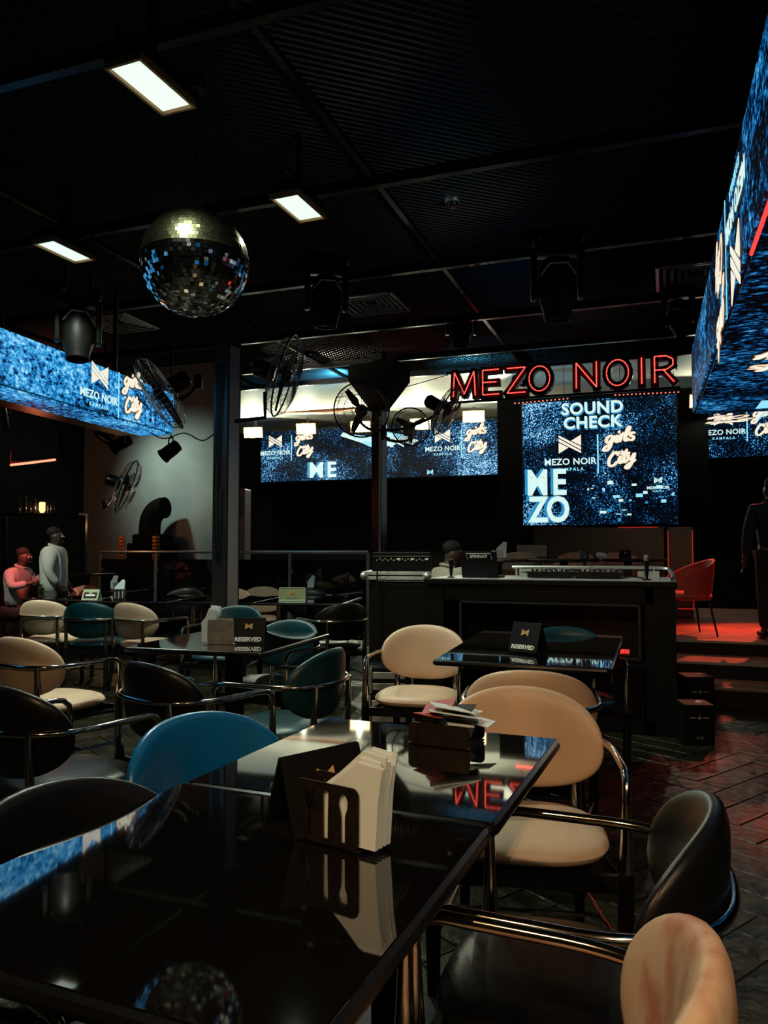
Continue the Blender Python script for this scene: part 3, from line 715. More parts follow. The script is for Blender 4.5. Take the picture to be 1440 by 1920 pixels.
# a spot looks along its own -Z; rotating +90 about X points it along +Y, so aim -Y with -90
def aim_fix(t, tilt):
    for c in t.children:
        if c.type == 'LIGHT': c.rotation_euler = (R(-90 + tilt), 0, 0)
f1 = (-2.706, 3.568, 3.980); f2 = (-2.613, 5.258, 3.980); f3 = (-4.946, 5.334, 3.980)
for lb_, p, w_ in (('ceiling floodlight highest in the photo, glowing above the mirror ball', f1, 0.33), ('ceiling floodlight right of the mirror ball on a drop plate', f2, 0.31), ('ceiling floodlight left of the mirror ball', f3, 0.33)):
    aim_fix(flood(lb_, p, 88, 90, w_, 0.15, 'ceiling floodlights around the mirror ball', P_FLOOD, WHITE_L, CZ - 3.98), 90)
for k, p in enumerate(((0.9, -0.3, 3.98), (2.6, -0.8, 3.98))):  # warm floods added out of view for the near chairs and floor
    aim_fix(flood(('unseen ceiling floodlight added behind the viewpoint to warm the nearest tables', 'unseen ceiling floodlight added behind the viewpoint to light the right aisle')[k], p, 88, 90, 0.33, 0.15, 'ceiling floodlights around the mirror ball', P_FLOOD * (0.42, 0.4)[k], (1, 0.78, 0.48), CZ - 3.98), 90)
names = ['at the left end of the back row, left of the wide screen', 'second from the left in the back row', 'behind the front-facing fan on the slim column', 'behind the two fans right of the slim column', 'right end of the back row, left of the red letter M', 'beside the right LED box']
for nm, p in zip(names, ((-9.382, 16.470, 4.182), (-7.961, 16.470, 4.197), (-6.572, 16.470, 4.172), (-5.127, 16.470, 4.154), (-3.903, 16.470, 4.250), (0.620, 15.350, 4.090))):
    w_ = 0.31 if 'right LED' not in nm else 0.2
    aim_fix(flood('floodlight ' + nm, p, 12, 12, w_, 0.155, 'floodlights in a row along the back hall', P_FLOODBACK * (0.2 if 'LED' in nm else 1), (0.95, 1.0, 0.72), 4.50 - p[2], 'lamp_face_warm', 178), 12)
# unseen warm spots added to light the near chairs (behind the lens)
def par_can(label, loc, rz, tilt, group=None, energy=0, color=WARM_L, spot=60, s=1.0, blend=0.6, emit=False, size=0.05, top=None):
    """stage can on a yoke, hanging; aims along local -Y then tilted down by tilt"""
    t = thing('stage_spotlight', label, 'lamp', loc, rz, group)
    X = Rx(tilt)
    b = MB(); b.lathe([(0.04 * s, -0.13 * s), (0.075 * s, -0.12 * s), (0.085 * s, -0.02 * s), (0.085 * s, 0.10 * s), (0.095 * s, 0.105 * s), (0.095 * s, 0.13 * s), (0.082 * s, 0.13 * s), (0.08 * s, 0.09 * s)], 18, 0, X @ Rx(90), False); b.build('can', 'black_satin', t, True)
    d = MB(); d.lathe([(0.001, 0.088 * s), (0.08 * s, 0.09 * s)], 18, 0, X @ Rx(90), False); d.build('lens', 'lens' if not emit else 'lamp_core', t, True)
    y = MB()
    y.tube([(-0.1 * s, 0, 0), (-0.1 * s, 0, 0.16 * s), (0.1 * s, 0, 0.16 * s), (0.1 * s, 0, 0)], 0.009 * s, 6); y.build('yoke', 'black_metal', t)
    st = MB(); st.tube([(0, 0, 0.16 * s), (0, 0, (top or CZ - 0.02) - loc[2])], 0.012 * s, 8); st.box((0, 0, 0.29 * s), (0.06 * s, 0.06 * s, 0.04 * s)); st.build('clamp', 'black_metal', t)
    if energy:
        p = X @ Vector((0, -0.14 * s, 0)); light('lamp_light', 'SPOT', t, p, energy, color, size, (-90 + tilt, 0, 0), spot, blend)
    return t
par_can('unseen warm spotlight added above the near tables, left one behind the viewpoint', (-1.2, -0.9, 3.25), 180, 42, 'added warm spotlights over the near tables', P_WARM * 5, WARM_L, 75, emit=True)
par_can('unseen warm spotlight added above the near tables, right one behind the viewpoint', (0.7, -1.2, 3.25), 180, 34, 'added warm spotlights over the near tables', P_WARM * 6, WARM_L, 70, emit=True)
p_ = (-7.578, 9.400, 2.910); par_can('black stage spotlight hanging below the left LED box, left one', p_, -30, 30, None, 0, s=1.15)
p_ = (-6.712, 9.400, 2.768); par_can('black stage spotlight hanging below the left LED box, right one near its end', p_, -40, 40, None, 0, s=1.15)
p_ = (-9.159, 10.700, 3.097); par_can('stage spotlight washing the grey alcove wall', (p_[0] + 1.0, 9.7, 3.1), 170, 20, None, 75, (0.75, 1.0, 0.86), 100, blend=1.0)
par_can('added blue uplight hidden behind the slim column, aimed left', (-4.600, 12.266, 3.764), 246, -18, 'added blue uplights behind the slim column', P_UPBLUE, (0.10, 0.60, 1.0), 62)  # hidden pair added to throw blue patches on the back ceiling
par_can('added blue uplight hidden behind the slim column, aimed right', (-4.549, 12.391, 3.847), 114, -18, 'added blue uplights behind the slim column', P_UPBLUE, (0.10, 0.60, 1.0), 62)
flood_hidden = flood('unseen ceiling floodlight added to brighten the far left tables, behind the left LED box', (-7.0, 5.2, 3.98), 88, 90, 0.33, 0.15, None, P_FLOOD * 1.7, WHITE_L, CZ - 3.98, spot=128); aim_fix(flood_hidden, 90)  # extra flood added out of view to brighten the far left row
par_can('added cream uplight hidden behind the thick column', (-7.108, 11.460, 3.931), 120, -22, None, P_UPBLUE * 1.2, (1.0, 0.9, 0.66), 80)  # hidden uplight added to brighten the white back ceiling
par_can('added cream uplight at the back ceiling, hidden behind the red letter Z', (-2.378, 13.607, 4.325), 240, -24, None, P_UPBLUE, (1.0, 0.9, 0.66), 80)  # second hidden uplight added for the white ceiling
par_can('added red spotlight over the steps, hidden by the right LED box', (1.35, 10.7, 3.3), 0, 54, None, 800, (1.0, 0.15, 0.08), 62)  # unseen red spot added to redden stage and steps

# ================================================================ ceiling fittings
def moving_head(label, p, rz, tilt, s=1.0, top=None):
    t = thing('moving_head_light', label, 'lamp', p, rz, None)
    b = MB(); b.bbox((0, 0, 0.30 * s), (0.34 * s, 0.26 * s, 0.10 * s), 0.02 * s); b.build('base', 'booth_black', t, True)
    k = MB(); k.ball((-0.12 * s, -0.125 * s, 0.30 * s), 0.022 * s, 8); k.build('connector', 'lens', t, True)
    k = MB(); k.ball((0.15 * s, -0.10 * s, 0.30 * s), (0.05 * s, 0.03 * s, 0.04 * s), 10); k.build('corner_cap', 'lens', t, True)
    y = MB()
    for sx in (-1, 1): y.bbox((sx * 0.165 * s, 0, 0.08 * s), (0.045 * s, 0.13 * s, 0.36 * s), 0.015 * s)
    y.bbox((0, 0, 0.235 * s), (0.36 * s, 0.15 * s, 0.04 * s), 0.012 * s); y.build('yoke', 'booth_black', t, True)
    hm = Rx(tilt)
    h = MB(); h.lathe([(0.02 * s, 0.19 * s), (0.09 * s, 0.185 * s), (0.12 * s, 0.12 * s), (0.135 * s, 0.0), (0.125 * s, -0.12 * s), (0.10 * s, -0.20 * s), (0.095 * s, -0.25 * s), (0.088 * s, -0.25 * s), (0.085 * s, -0.21 * s)], 16, 0, hm, False)
    ho = h.build('head', 'booth_black', t, True)
    l = MB(); l.lathe([(0.001, -0.215 * s), (0.086 * s, -0.212 * s)], 16, 0, hm, False); l.build('lens', 'lens', ho, True)
    f = MB()
    for a in range(5): v_ = MB(); v_.box((0, 0.128 * s, (0.10 - 0.05 * a) * s), (0.15 * s, 0.02 * s, 0.014 * s), 0, hm); v_.build('cooling_fin', 'black_satin', ho)
    f.tube([tuple(hm @ Vector(q)) for q in ((-0.12 * s, -0.07 * s, 0.06 * s), (-0.06 * s, -0.125 * s, 0.13 * s), (0.06 * s, -0.125 * s, 0.13 * s), (0.12 * s, -0.07 * s, 0.06 * s))], 0.008 * s, 6); f.build('trim_ring', 'steel', ho)
    for sx in (-1, 1):
        c = MB(); c.tube([(sx * 0.1 * s, 0, 0.34 * s), (sx * 0.1 * s, 0, (top or CZ - 0.03) - p[2])], 0.016, 8); c.build('clamp', 'black_metal', t)
    return t
moving_head('black moving head light hanging right of the ceiling camera, trimmed in grey', (-0.979, 7.806, 4.002), 12, 8, 1.42)
moving_head('black moving head light hanging between the mirror ball and the square vent', (-3.405, 7.530, 4.053), 30, 6, 1.25)
moving_head('black moving head light hanging above the left LED box', (-5.324, 5.937, 3.450), 45, -10, 1.15)
moving_head('small dark moving head light hanging beyond the ceiling camera', (-2.664, 10.524, 4.497), 20, 14, 1.2)
moving_head('dark moving head light hanging left of the right LED box', (0.198, 9.969, 4.190), -20, 35, 1.0)

def vent(label, p, rz, s):
    t = thing('ceiling_vent', label, 'vent', (p[0], p[1], CZ - 0.055), rz, 'square ceiling vents')
    for i in range(5):
        h = s / 2 * (1 - i * 0.19); b = MB(); w_ = 0.018; z = 0.008 * i
        for cx, cy, dx, dy in ((0, h, 2 * h, w_), (0, -h, 2 * h, w_), (h, 0, w_, 2 * h), (-h, 0, w_, 2 * h)): b.box((cx, cy, z), (dx + w_, dy + (w_ if dx == w_ else 0), 0.02))
        b.build('louvre', 'alu', t)
    b = MB(); b.box((0, 0, 0.045), (s, s, 0.012)); b.build('backing', 'black_metal', t)
vent('square louvred ceiling vent right of the middle moving head light', (-3.547, 9.278, 4.525), 0, 0.78)
vent('square louvred ceiling vent above the left LED box, tinted blue by it', (-7.210, 8.833, 4.525), 0, 0.78)
vent('square louvred ceiling vent beside the right LED box', (0.390, 9.561, 4.525), 0, 0.85)
p_ = (-1.790, 6.755, 4.538)
t = thing('ceiling_camera', 'small white dome camera on the dark ceiling', 'camera', p_); t.scale = (1.42,) * 3
b = MB(); b.lathe([(0.052, 0.06), (0.056, 0.02), (0.050, 0.0), (0.042, -0.01)], 20); b.lathe([(0.02, 0.06), (0.02, (CZ - p_[2]) / 1.42)], 8); b.build('housing', 'alu', t, True)
b = MB(); b.lathe([(0.041, -0.006), (0.036, -0.026), (0.02, -0.042), (0.002, -0.047)], 20); b.build('dome', 'lens', t, True)
b = MB(); b.lathe([(0.018, -0.046), (0.013, -0.050), (0.012, -0.046)], 14); b.build('lens_ring', 'chrome', t, True)

# mirror ball: each mirror is its own little facet
MBR = 0.357; bp = (-2.942, 4.367, 3.266)
t = thing('mirror_ball', 'large mirror ball of small square mirrors hanging from the ceiling', 'mirror ball', bp)
b = MB(); b.ball((0, 0, 0), MBR - 0.006, 32); b.build('core', 'matte_black', t, True)
random.seed(11); rows = 42; tl = MB()
for i in range(rows):
    la = -PI / 2 + PI * (i + .5) / rows; rr = MBR * math.cos(la); n = max(4, int(2 * PI * rr / 0.0272)); ph = random.random()
    loose = 0.11 if la < 0.10 else 0.035
    for k in range(n):
        a = 2 * PI * (k + ph) / n
        nv = Vector((math.cos(la) * math.cos(a), math.cos(la) * math.sin(a), math.sin(la))); e = Vector((-math.sin(a), math.cos(a), 0)); u_ = nv.cross(e)
        j = Matrix.Rotation(random.gauss(0, loose), 3, e) @ Matrix.Rotation(random.gauss(0, loose), 3, u_)
        hs, hu = PI * rr / n * 0.93, PI * MBR / rows / 2 * 0.92; c = nv * MBR
        e2, u2 = j @ e, j @ u_
        tl.add([c - e2 * hs - u2 * hu, c + e2 * hs - u2 * hu, c + e2 * hs + u2 * hu, c - e2 * hs + u2 * hu], [(0, 1, 2, 3)], 1 if la > 0.10 else 0)
o = tl.build('mirrors', ['mirror', 'mirror_upper'], t, kind='stuff')
b = MB(); b.lathe([(0.03, MBR - 0.01), (0.03, MBR + 0.03), (0.006, MBR + 0.035), (0.006, CZ - bp[2] - 0.12), (0.06, CZ - bp[2] - 0.12), (0.06, CZ - bp[2])], 14); b.build('motor_rod', 'black_metal', t)

def fan(label, p, axis, r, mount=None, spin=0.0, group=None, s=1.42):
    """cage fan; origin at the hub, blowing along axis (room direction)"""
    t = thing('wall_fan', label, 'fan', p, 0, group); t.scale = (s,) * 3
    ax = Vector(axis).normalized(); q = ax.to_track_quat('Y', 'Z').to_matrix().to_4x4()
    def rings(sg, nm):
        b = MB(); prof = [(0.10, 0.085), (0.35, 0.09), (0.65, 0.08), (0.88, 0.055), (1.0, 0.0)]
        for f, y in prof[:-1]:
            b.tube([(r * f * math.cos(a), sg * y * r / 0.3, r * f * math.sin(a)) for a in [2 * PI * k / 28 for k in range(28)]], 0.0022, 4, True, 0, q)
        for k in range(40):
            a = 2 * PI * k / 40
            b.tube([(r * f * math.cos(a + 0.25 * (1 - f)), sg * y * r / 0.3, r * f * math.sin(a + 0.25 * (1 - f))) for f, y in prof], 0.0019, 4, False, 0, q, False)
        b.build(nm, 'steel', t)
    rings(1, 'front_cage'); rings(-1, 'rear_cage')
    b = MB(); b.tube([(r * math.cos(a), 0, r * math.sin(a)) for a in [2 * PI * k / 32 for k in range(32)]], 0.008, 6, True, 0, q); b.build('rim', 'black_metal', t)
    for k in range(3):
        a0 = spin + 2 * PI * k / 3; b = MB(); n = 8; vs = []
        for i in range(n + 1):
            f = 0.14 + 0.74 * i / n; wd = 0.20 + 0.30 * math.sin(PI * min(1, i / n * 0.75 + 0.15)); tw = 0.35 - 0.2 * i / n
            for s_ in (-1, 0, 1):
                a = a0 + s_ * wd / 2 * (0.9 if f > .5 else 1.0) / max(f, 0.35) * 0.55; vs.append((r * f * math.cos(a), 0.035 * s_ * tw * 2.2 - 0.01, r * f * math.sin(a)))
        fs = [(3 * i + j, 3 * i + j + 1, 3 * i + j + 4, 3 * i + j + 3) for i in range(n) for j in (0, 1)]
        m_ = len(vs); b.add(vs + [(x, y + 0.004, z) for x, y, z in vs], fs + [tuple(m_ + i for i in f[::-1]) for f in fs], 0, q); b.build('blade', 'black_plastic', t, True)
    b = MB(); b.lathe([(0.001, 0.06), (0.035, 0.055), (0.05, 0.03), (0.05, -0.02)], 14, 0, q @ Rx(-90)); b.build('hub', 'black_satin', t, True)
    b = MB(); b.lathe([(0.05, -0.08), (0.072, -0.10), (0.075, -0.24), (0.05, -0.27), (0.001, -0.275)], 16, 0, q @ Rx(-90)); b.build('motor', 'black_satin', t, True)
    if mount is not None:
        m0 = q @ Vector((0, -0.16, 0)); m1 = (Vector(mount) - Vector(p)) / s
        e = MB(); e.tube(catmull([m0 + Vector((0, 0, -0.02)), m0 + Vector((0, 0, -0.13)), m0.lerp(m1, 0.6) + Vector((0, 0, -0.10)), m1], 5), 0.016, 8); e.bbox(tuple(m1), (0.06, 0.06, 0.12), 0.01); e.build('bracket', 'black_metal', t, True)
    return t
V = Vector
p_ = (-4.434, 11.156, 3.527); fan('dark cage fan seen face-on at the slim column', p_, (0.389, -0.923, -0.050), 0.305, (-4.390, 11.705, 3.338), 0.9)
p_ = (-3.820, 11.752, 3.314); fan('smaller cage fan right of the slim column, low behind its bracket', p_, (0.483, -0.888, 0.000), 0.215, (-4.308, 11.734, 3.206), 2.6)
p_ = (-3.196, 11.681, 3.523); fan('cage fan seen edge-on below the red letter M', p_, (0.867, 0.103, -0.500), 0.30, (-4.275, 11.746, 3.285), 0.2)
p_ = (-4.153, 8.013, 3.367); fan('big cage fan seen edge-on below the ceiling, right of the thick column', p_, (0.893, 0.325, -0.280), 0.345, (-4.359, 7.193, 3.296), 0.2)
p_ = (-5.523, 7.514, 3.160); fan('cage fan at the far end of the left LED box, tilted steeply', p_, (-0.683, -0.462, -0.550), 0.33, (-5.302, 7.967, 3.375), 0.6)
p_ = (-6.297, 7.924, 2.124); fan('cage fan on the lit grey alcove wall', p_, (0.791, 0.458, -0.340), 0.345, (-7.512, 8.972, 1.979), 0.4, None, 1.0)
# steel arm frame on the thick column, wire bar
fr = MB(); A_, B_, C_ = (-4.253, 7.072, 2.691), (-3.952, 7.182, 2.731), (-3.954, 7.181, 3.004)
fr.tube([A_, B_, C_], 0.022, 6); tag(fr.build('steel_arm', 'black_metal'), 'black steel angle arm reaching right from the thick column', 'bracket')

# ================================================================ chairs
def disc_pad(mapf, nr=9, ns=40):
    """closed pad from a disc: mapf(u, v, side) -> point; side -1/+1"""
    vs = []; fs = []
    for side in (1, -1):
        o = len(vs); vs.append(mapf(0, 0, 0, side))
        for i in range(1, nr + 1):
            f = math.sin(PI / 2 * i / nr) if i < nr else 1.0
            for k in range(ns):
                vs.append(mapf(f, 2 * PI * k / ns, f, side))
        def ix(i, k): return o + 1 + (i - 1) * ns + k % ns
        for k in range(ns):
            tri = (o, ix(1, k), ix(1, k + 1)); fs.append(tri if side > 0 else tri[::-1])
            for i in range(1, nr):
                qd = (ix(i, k), ix(i + 1, k), ix(i + 1, k + 1), ix(i, k + 1)); fs.append(qd if side > 0 else qd[::-1])
        if side > 0: top = [ix(nr, k) for k in range(ns)]
        else: bot = [ix(nr, k) for k in range(ns)]
    for k in range(ns): fs.append((top[k], bot[k], bot[(k + 1) % ns], top[(k + 1) % ns]))
    return vs, fs
def sgnp(c, e): return math.copysign(abs(c) ** e, c)
def back_map(f, a, rr, side):
    e = 0.93
    u = rr * sgnp(math.cos(a), e); v = rr * sgnp(math.sin(a), e)
    ang = u * 0.80; z = 0.655 + v * (0.185 if v > 0 else 0.165)
    th = 0.058 * (max(0.0, 1 - rr ** 5)) ** 0.5 + 0.004
    rad = 0.385 + side * th / 2 + 0.014 * (0 if side < 0 else 1 - rr)
    return (rad * math.sin(ang), 0.125 - rad * math.cos(ang) - (z - 0.6) * 0.14, z)
def seat_map(f, a, rr, side):
    n = 0.72
    u = rr * sgnp(math.cos(a), n); v = rr * sgnp(math.sin(a), n)
    x = u * 0.262 * (1 - 0.05 * (v < 0) * -v); y = 0.015 + v * 0.245
    th = 0.038 * (max(0.0, 1 - rr ** 6)) ** 0.5
    return (x, y, 0.425 + side * th + (0.012 * (1 - rr * rr) if side > 0 else 0))
bv, bf = disc_pad(back_map, 10, 48); sv, sf = disc_pad(seat_map, 8, 44)
piping_b = [Vector(back_map(1, 2 * PI * k / 48, 1.0, 1)) for k in range(48)]
_ch = {}
def chair_meshes(c):
    if c in _ch: return _ch[c]
    d = {}
    d['backrest'] = MB().add(bv, bf).data('backrest', c, True)
    d['seat'] = MB().add(sv, sf).data('seat', c, True)
    for m_ in (d['backrest'], d['seat']): m_.polygons.foreach_set('use_smooth', [True] * len(m_.polygons))
    if 'rail' not in _ch:
        RZ = 0.675; arc = [(0.298 * sgnp(math.sin(a), 0.8), -0.03 - 0.29 * sgnp(math.cos(a), 0.8), RZ) for a in [R(-88 + 176 * k / 28) for k in range(29)]]
        ctrl = [(-0.288, 0.238, 0.60), (-0.29, 0.232, 0.645), (-0.292, 0.205, 0.669), (-0.295, 0.165, RZ)] + arc + [(0.295, 0.165, RZ), (0.292, 0.205, 0.669), (0.29, 0.232, 0.645), (0.288, 0.238, 0.60)]
        b = MB(); b.tube(ctrl, 0.0125, 10); _ch['rail'] = b.data('arm_rail', 'chrome', True)
        ps = []
        for x, y in ((-0.288, 0.238), (0.288, 0.238)):
            b = MB(); b.tube([(x, y, 0.60), (x * 0.995, y, 0.50), (x * 0.985, y, 0.40)], [0.0125, 0.017, 0.023], 10); ps.append(('arm_post', b.data('arm_post', 'chrome', True)))
            b = MB(); b.tube([(x * 0.985, y, 0.40), (x * 0.97, y + 0.005, 0.20), (x * 0.965, y + 0.012, 0.0)], [0.024, 0.024, 0.018], 10); ps.append(('leg', b.data('leg', 'black_metal', True)))
        for sx in (-1, 1):
            x, y = sx * 0.195, -0.285
            b = MB(); b.tube([(x, y, RZ), (x, y + 0.008, 0.53), (x, y + 0.02, 0.40)], [0.0115, 0.016, 0.022], 10); ps.append(('arm_post', b.data('arm_post', 'chrome', True)))
            b = MB(); b.tube([(x, y + 0.02, 0.40), (x * 1.03, y + 0.01, 0.20), (x * 1.06, y - 0.02, 0.0)], [0.023, 0.023, 0.017], 10); ps.append(('leg', b.data('leg', 'black_metal', True)))
        _ch['posts'] = ps
        b = MB(); b.prism([(0.215 * sgnp(math.cos(2 * PI * k / 28), .7), 0.01 + 0.215 * sgnp(math.sin(2 * PI * k / 28), .7)) for k in range(28)], 0.335, 0.392)
        b.box((0, 0.236, 0.365), (0.56, 0.02, 0.05)); b.box((0, -0.25, 0.365), (0.38, 0.02, 0.05))
        for sx in (-1, 1): b.tube([(sx * 0.28, 0.24, 0.36), (sx * 0.195, -0.255, 0.36)], 0.013, 6)
        _ch['apron'] = b.data('seat_frame', 'black_metal')
        b = MB()
        for sx in (-1, 1): b.tube([(sx * 0.279, 0.245, 0.165), (sx * 0.20, -0.275, 0.165)], 0.0075, 8)
        b.tube([(-0.24, 0.0, 0.165), (0.24, 0.0, 0.165)], 0.0075, 8); _ch['stretch'] = b.data('stretcher', 'chrome', True)
    _ch[c] = d
    return d
def chair(c, xy, rz, label, group=None, z=0.0):
    d = chair_meshes(c)
    t = thing('dining_chair', label, 'chair', (xy[0], xy[1], z), rz, group)
    part('seat', d['seat'], t); part('backrest', d['backrest'], t)
    part('arm_rail', _ch['rail'], t)
    for nm, me in _ch['posts']: part(nm, me, t)
    part('seat_frame', _ch['apron'], t); part('stretcher', _ch['stretch'], t)
    return t
def cpos(back, rz):                      # back: top centre of the backrest in the room
    a = R(rz); return (back[0] - math.sin(a) * 0.30, back[1] + math.cos(a) * 0.30)
chair('cream', cpos((-0.512, 2.866, 0.840), 192), 192, 'cream upholstered armchair facing the viewer at the far right corner of the near tables')
chair('cream', cpos((-0.537, 3.230, 0.840), 8), 8, 'cream armchair back to back with the nearest cream one, only its back rim showing')
chair('cream', cpos((-1.500, 4.953, 0.840), 187), 187, 'cream armchair with open light seat, left of the small table with the tilted reserved sign')
chair('teal', cpos((-0.636, 5.153, 0.840), 195), 195, 'teal armchair behind the small table with the tilted reserved sign')
chair('blue', cpos((-1.385, 2.044, 0.840), -112), -112, 'bright blue armchair at the left side of the near tables')
chair('black_leather', cpos((-1.268, 1.334, 0.840), -105), -105, 'dark slate armchair at the left edge against the nearest table')
chair('black_leather', cpos((-2.205, 2.881, 0.840), -18), -18, 'black armchair with a long bright arm rail, behind the bright blue one')
chair('teal', cpos((-1.578, 3.623, 0.840), 88), 88, 'dark teal armchair seen from its side, back catching a white light patch')
chair('teal', cpos((-2.491, 5.010, 0.840), 172), 172, 'teal armchair at the right end of the table holding the steel napkin box')
chair('teal', cpos((-3.605, 6.134, 0.840), 185), 185, 'teal armchair behind the steel napkin box')
chair('black_leather', cpos((-2.781, 6.655, 0.840), 50), 50, 'black armchair with thin bright rim in front of the mixing desk stand')
chair('cream', cpos((-3.523, 3.449, 0.840), -8), -8, 'cream armchair at the left edge, seen from behind with chrome rail')
chair('black_leather', cpos((-2.340, 2.212, 0.840), -12), -12, 'black armchair at the left edge, in front of the cream one')
row = 'chairs drawn up to the long far left tables'
chair('cream', cpos((-5.828, 6.028, 0.840), 12), 12, 'leftmost cream armchair of the far left row, in front of the person in white', row)
chair('teal', cpos((-5.174, 5.938, 0.840), 16), 16, 'dark teal armchair seen from behind between two cream ones, far left', row)
chair('cream', cpos((-4.765, 6.009, 0.840), -8), -8, 'cream armchair with a worn rim seen from behind, right one of the far left row', row)
back = 'chairs half hidden behind the long far left tables'
chair('tan', cpos((-7.629, 8.823, 0.000), 180), 180, 'tan armchair beyond the far left table, right of the person in white', back)
chair('black_leather', cpos((-5.966, 8.790, 0.000), 190), 190, 'black armchair beyond the long far table, left of the thick column', back)
chair('cream', cpos((-5.199, 8.696, 0.000), 185), 185, 'cream armchair beyond the long far table, peeping out beside the thick column', back)
chair('cream', cpos((-5.121, 9.310, 0.000), 200), 200, 'cream armchair beyond the long far table, right of the thick column', back)
chair('black_leather', cpos((-4.236, 8.887, 0.000), 195), 195, 'black armchair beyond the olive plaque, thin rim showing', back)
# the three nearest on the right and below
chair('black_leather', cpos((0.093, 1.684, 0.840), 88), 88, 'glossy black armchair in the right foreground, seen from its side')
chair('tan', cpos((0.055, 1.055, 0.840), 86), 86, 'tan armchair with a reddish worn back in the bottom right corner')
a_ = R(-78); ex, ey = (-0.813, 0.869, 0.693)[:2]
chair('black_leather', (ex - (math.cos(a_) * -0.27 - math.sin(a_) * 0.225), ey - (math.sin(a_) * -0.27 + math.cos(a_) * 0.225)), -78, 'chair in the bottom left corner of which only a copper-lit arm shows')

# ================================================================ tables
def table(xy, rz, w_, d_, label, group=None, z=0.77, base=0.0, legm='black_metal'):
    t = thing('table', label, 'table', (xy[0], xy[1], base), rz, group)
    h = z
    b = MB(); b.bbox((0, 0, h - 0.014), (w_ - 0.012, d_ - 0.012, 0.028), 0.003); b.build('tabletop', 'black_gloss', t)
    pts = [(x, y, h - 0.017) for x, y in rrect(w_ - 0.014, d_ - 0.014, 0.02, 3)]
    e = MB(); e.tube(pts, 0.0155, 8, True); e.build('edge_band', 'table_edge', t, True)
    p = MB(); p.bbox((0, 0, (h - 0.03) / 2 + 0.01), (0.085, 0.085, h - 0.05), 0.004); p.build('pedestal', legm, t)
    p = MB(); p.bbox((0, 0, 0.012), (0.46, 0.46, 0.022), 0.006); p.build('base_plate', 'black_metal', t)
    p = MB(); p.box((0, 0, h - 0.036), (w_ * 0.6, 0.05, 0.016)); p.box((0, 0, h - 0.036), (0.05, d_ * 0.6, 0.016)); p.build('top_brace', 'black_metal', t)
    return t
table((-0.755, 1.222), -2.5, 0.775, 0.80, 'glossy black square table nearest the viewer, holding the cutlery-cutout napkin holder')
table((-0.715, 2.022), -2.5, 0.775, 0.79, 'glossy black square table beyond the nearest one, holding the low napkin box')
tilted_table = table((-0.72, 4.60), 0, 0.92, 1.19, 'black table with a blue screen reflection, holding the tilted reserved sign')
for ch in tilted_table.children:                  # top tilted so its reflection catches the big screen, front edge low
    if ch.name.startswith(('tabletop', 'edge_band')): ch.matrix_local = T(0, 0, 0.75) @ Rx(1.9) @ T(0, 0, -0.75)
table((-2.58, 4.31), 3, 0.90, 1.04, 'black table holding the steel napkin box and reserved sign')
lg = 'long row of black tables at the far left'
table((-3.80, 8.02), 11, 0.96, 1.15, 'black table under the olive plaque, right end of the long far row', lg)
table((-4.75, 7.835), 11, 0.96, 1.15, 'black table in the middle of the long far row, before the thick column', lg)
table((-5.70, 7.65), 11, 0.96, 1.15, 'black table at the left end of the long far row, holding the white-fan napkin holder', lg)
table((-6.64, 7.40), 11, 0.90, 0.66, 'black table in front of the person in white', lg)
p_ = (-4.300, 9.449, 0.000); table(p_, 0, 0.8, 0.8, 'black table with a blue sheen beyond the olive plaque')

# ================================================================ table-top objects
def tent_sign(p, rz, label, w_=0.20, h=0.148, dpt=0.10, reserved=True, body='black_plastic', blank=False):
    t = thing('tent_sign', label, 'sign', p, rz)
    b = MB(); th = 0.004
    for sg in (-1, 1):
        b.add([(-w_ / 2, sg * dpt / 2, 0), (w_ / 2, sg * dpt / 2, 0), (w_ / 2, sg * 0.004, h), (-w_ / 2, sg * 0.004, h), (-w_ / 2, sg * (dpt / 2 - th), 0), (w_ / 2, sg * (dpt / 2 - th), 0), (w_ / 2, 0, h - 0.004), (-w_ / 2, 0, h - 0.004)],
              [(0, 1, 2, 3), (5, 4, 7, 6), (1, 0, 4, 5), (0, 3, 7, 4), (2, 1, 5, 6), (3, 2, 6, 7)])
    b.box((0, 0, 0.002), (w_, dpt, 0.003)); b.build('stand', body, t)
    an = math.degrees(math.atan2(dpt / 2, h))
    F_ = T(0, -dpt / 2, 0) @ Rx(-an)
    part('emblem', emblem_me(0.042 * h / 0.148, 'gold_print'), t, F_ @ T(0, -0.002, h * 0.70))
    if reserved: part('lettering', text_me('RESERVED', 0.036 * w_ / 0.20, 'white_print', 0.035, 0.0008), t, F_ @ T(0, -0.0025, h * 0.18))
    return t
tz = 0.7705
tent_sign((-0.689, 1.500, 0.770), 62, 'black tent sign with a gold emblem behind the cutlery-cutout napkin holder', 0.205, 0.150, 0.11, False)
tent_sign((-2.384, 4.160, 0.770), 17, 'black reserved tent sign beside the steel napkin box', 0.20, 0.155)
ts = tent_sign((-0.732, 4.369, 0.770), -22, 'black reserved tent sign on the table with the blue reflection', 0.18, 0.16, 0.13)
def plaque(p, rz, label):
    t = thing('tent_sign', label, 'sign', p, rz)
    b = MB(); b.bbox((0, 0, 0.078), (0.29, 0.03, 0.14), 0.006); b.build('plate', 'plaque', t)
    fr = MB(); fr.tube([(x, -0.018, 0.08 + z) for x, z in rrect(0.285, 0.135, 0.01, 2)], 0.004, 6, True); fr.build('frame', 'acrylic', t)
    f = MB(); f.bbox((0, 0, 0.005), (0.30, 0.09, 0.01), 0.003); f.build('foot', 'acrylic', t)
    part('emblem', emblem_me(0.06, 'gold_print'), t, T(0, -0.019, 0.095)); b = MB(); b.box((0, -0.018, 0.035), (0.14, 0.004, 0.012)); b.build('print_line', 'dim_print', t)
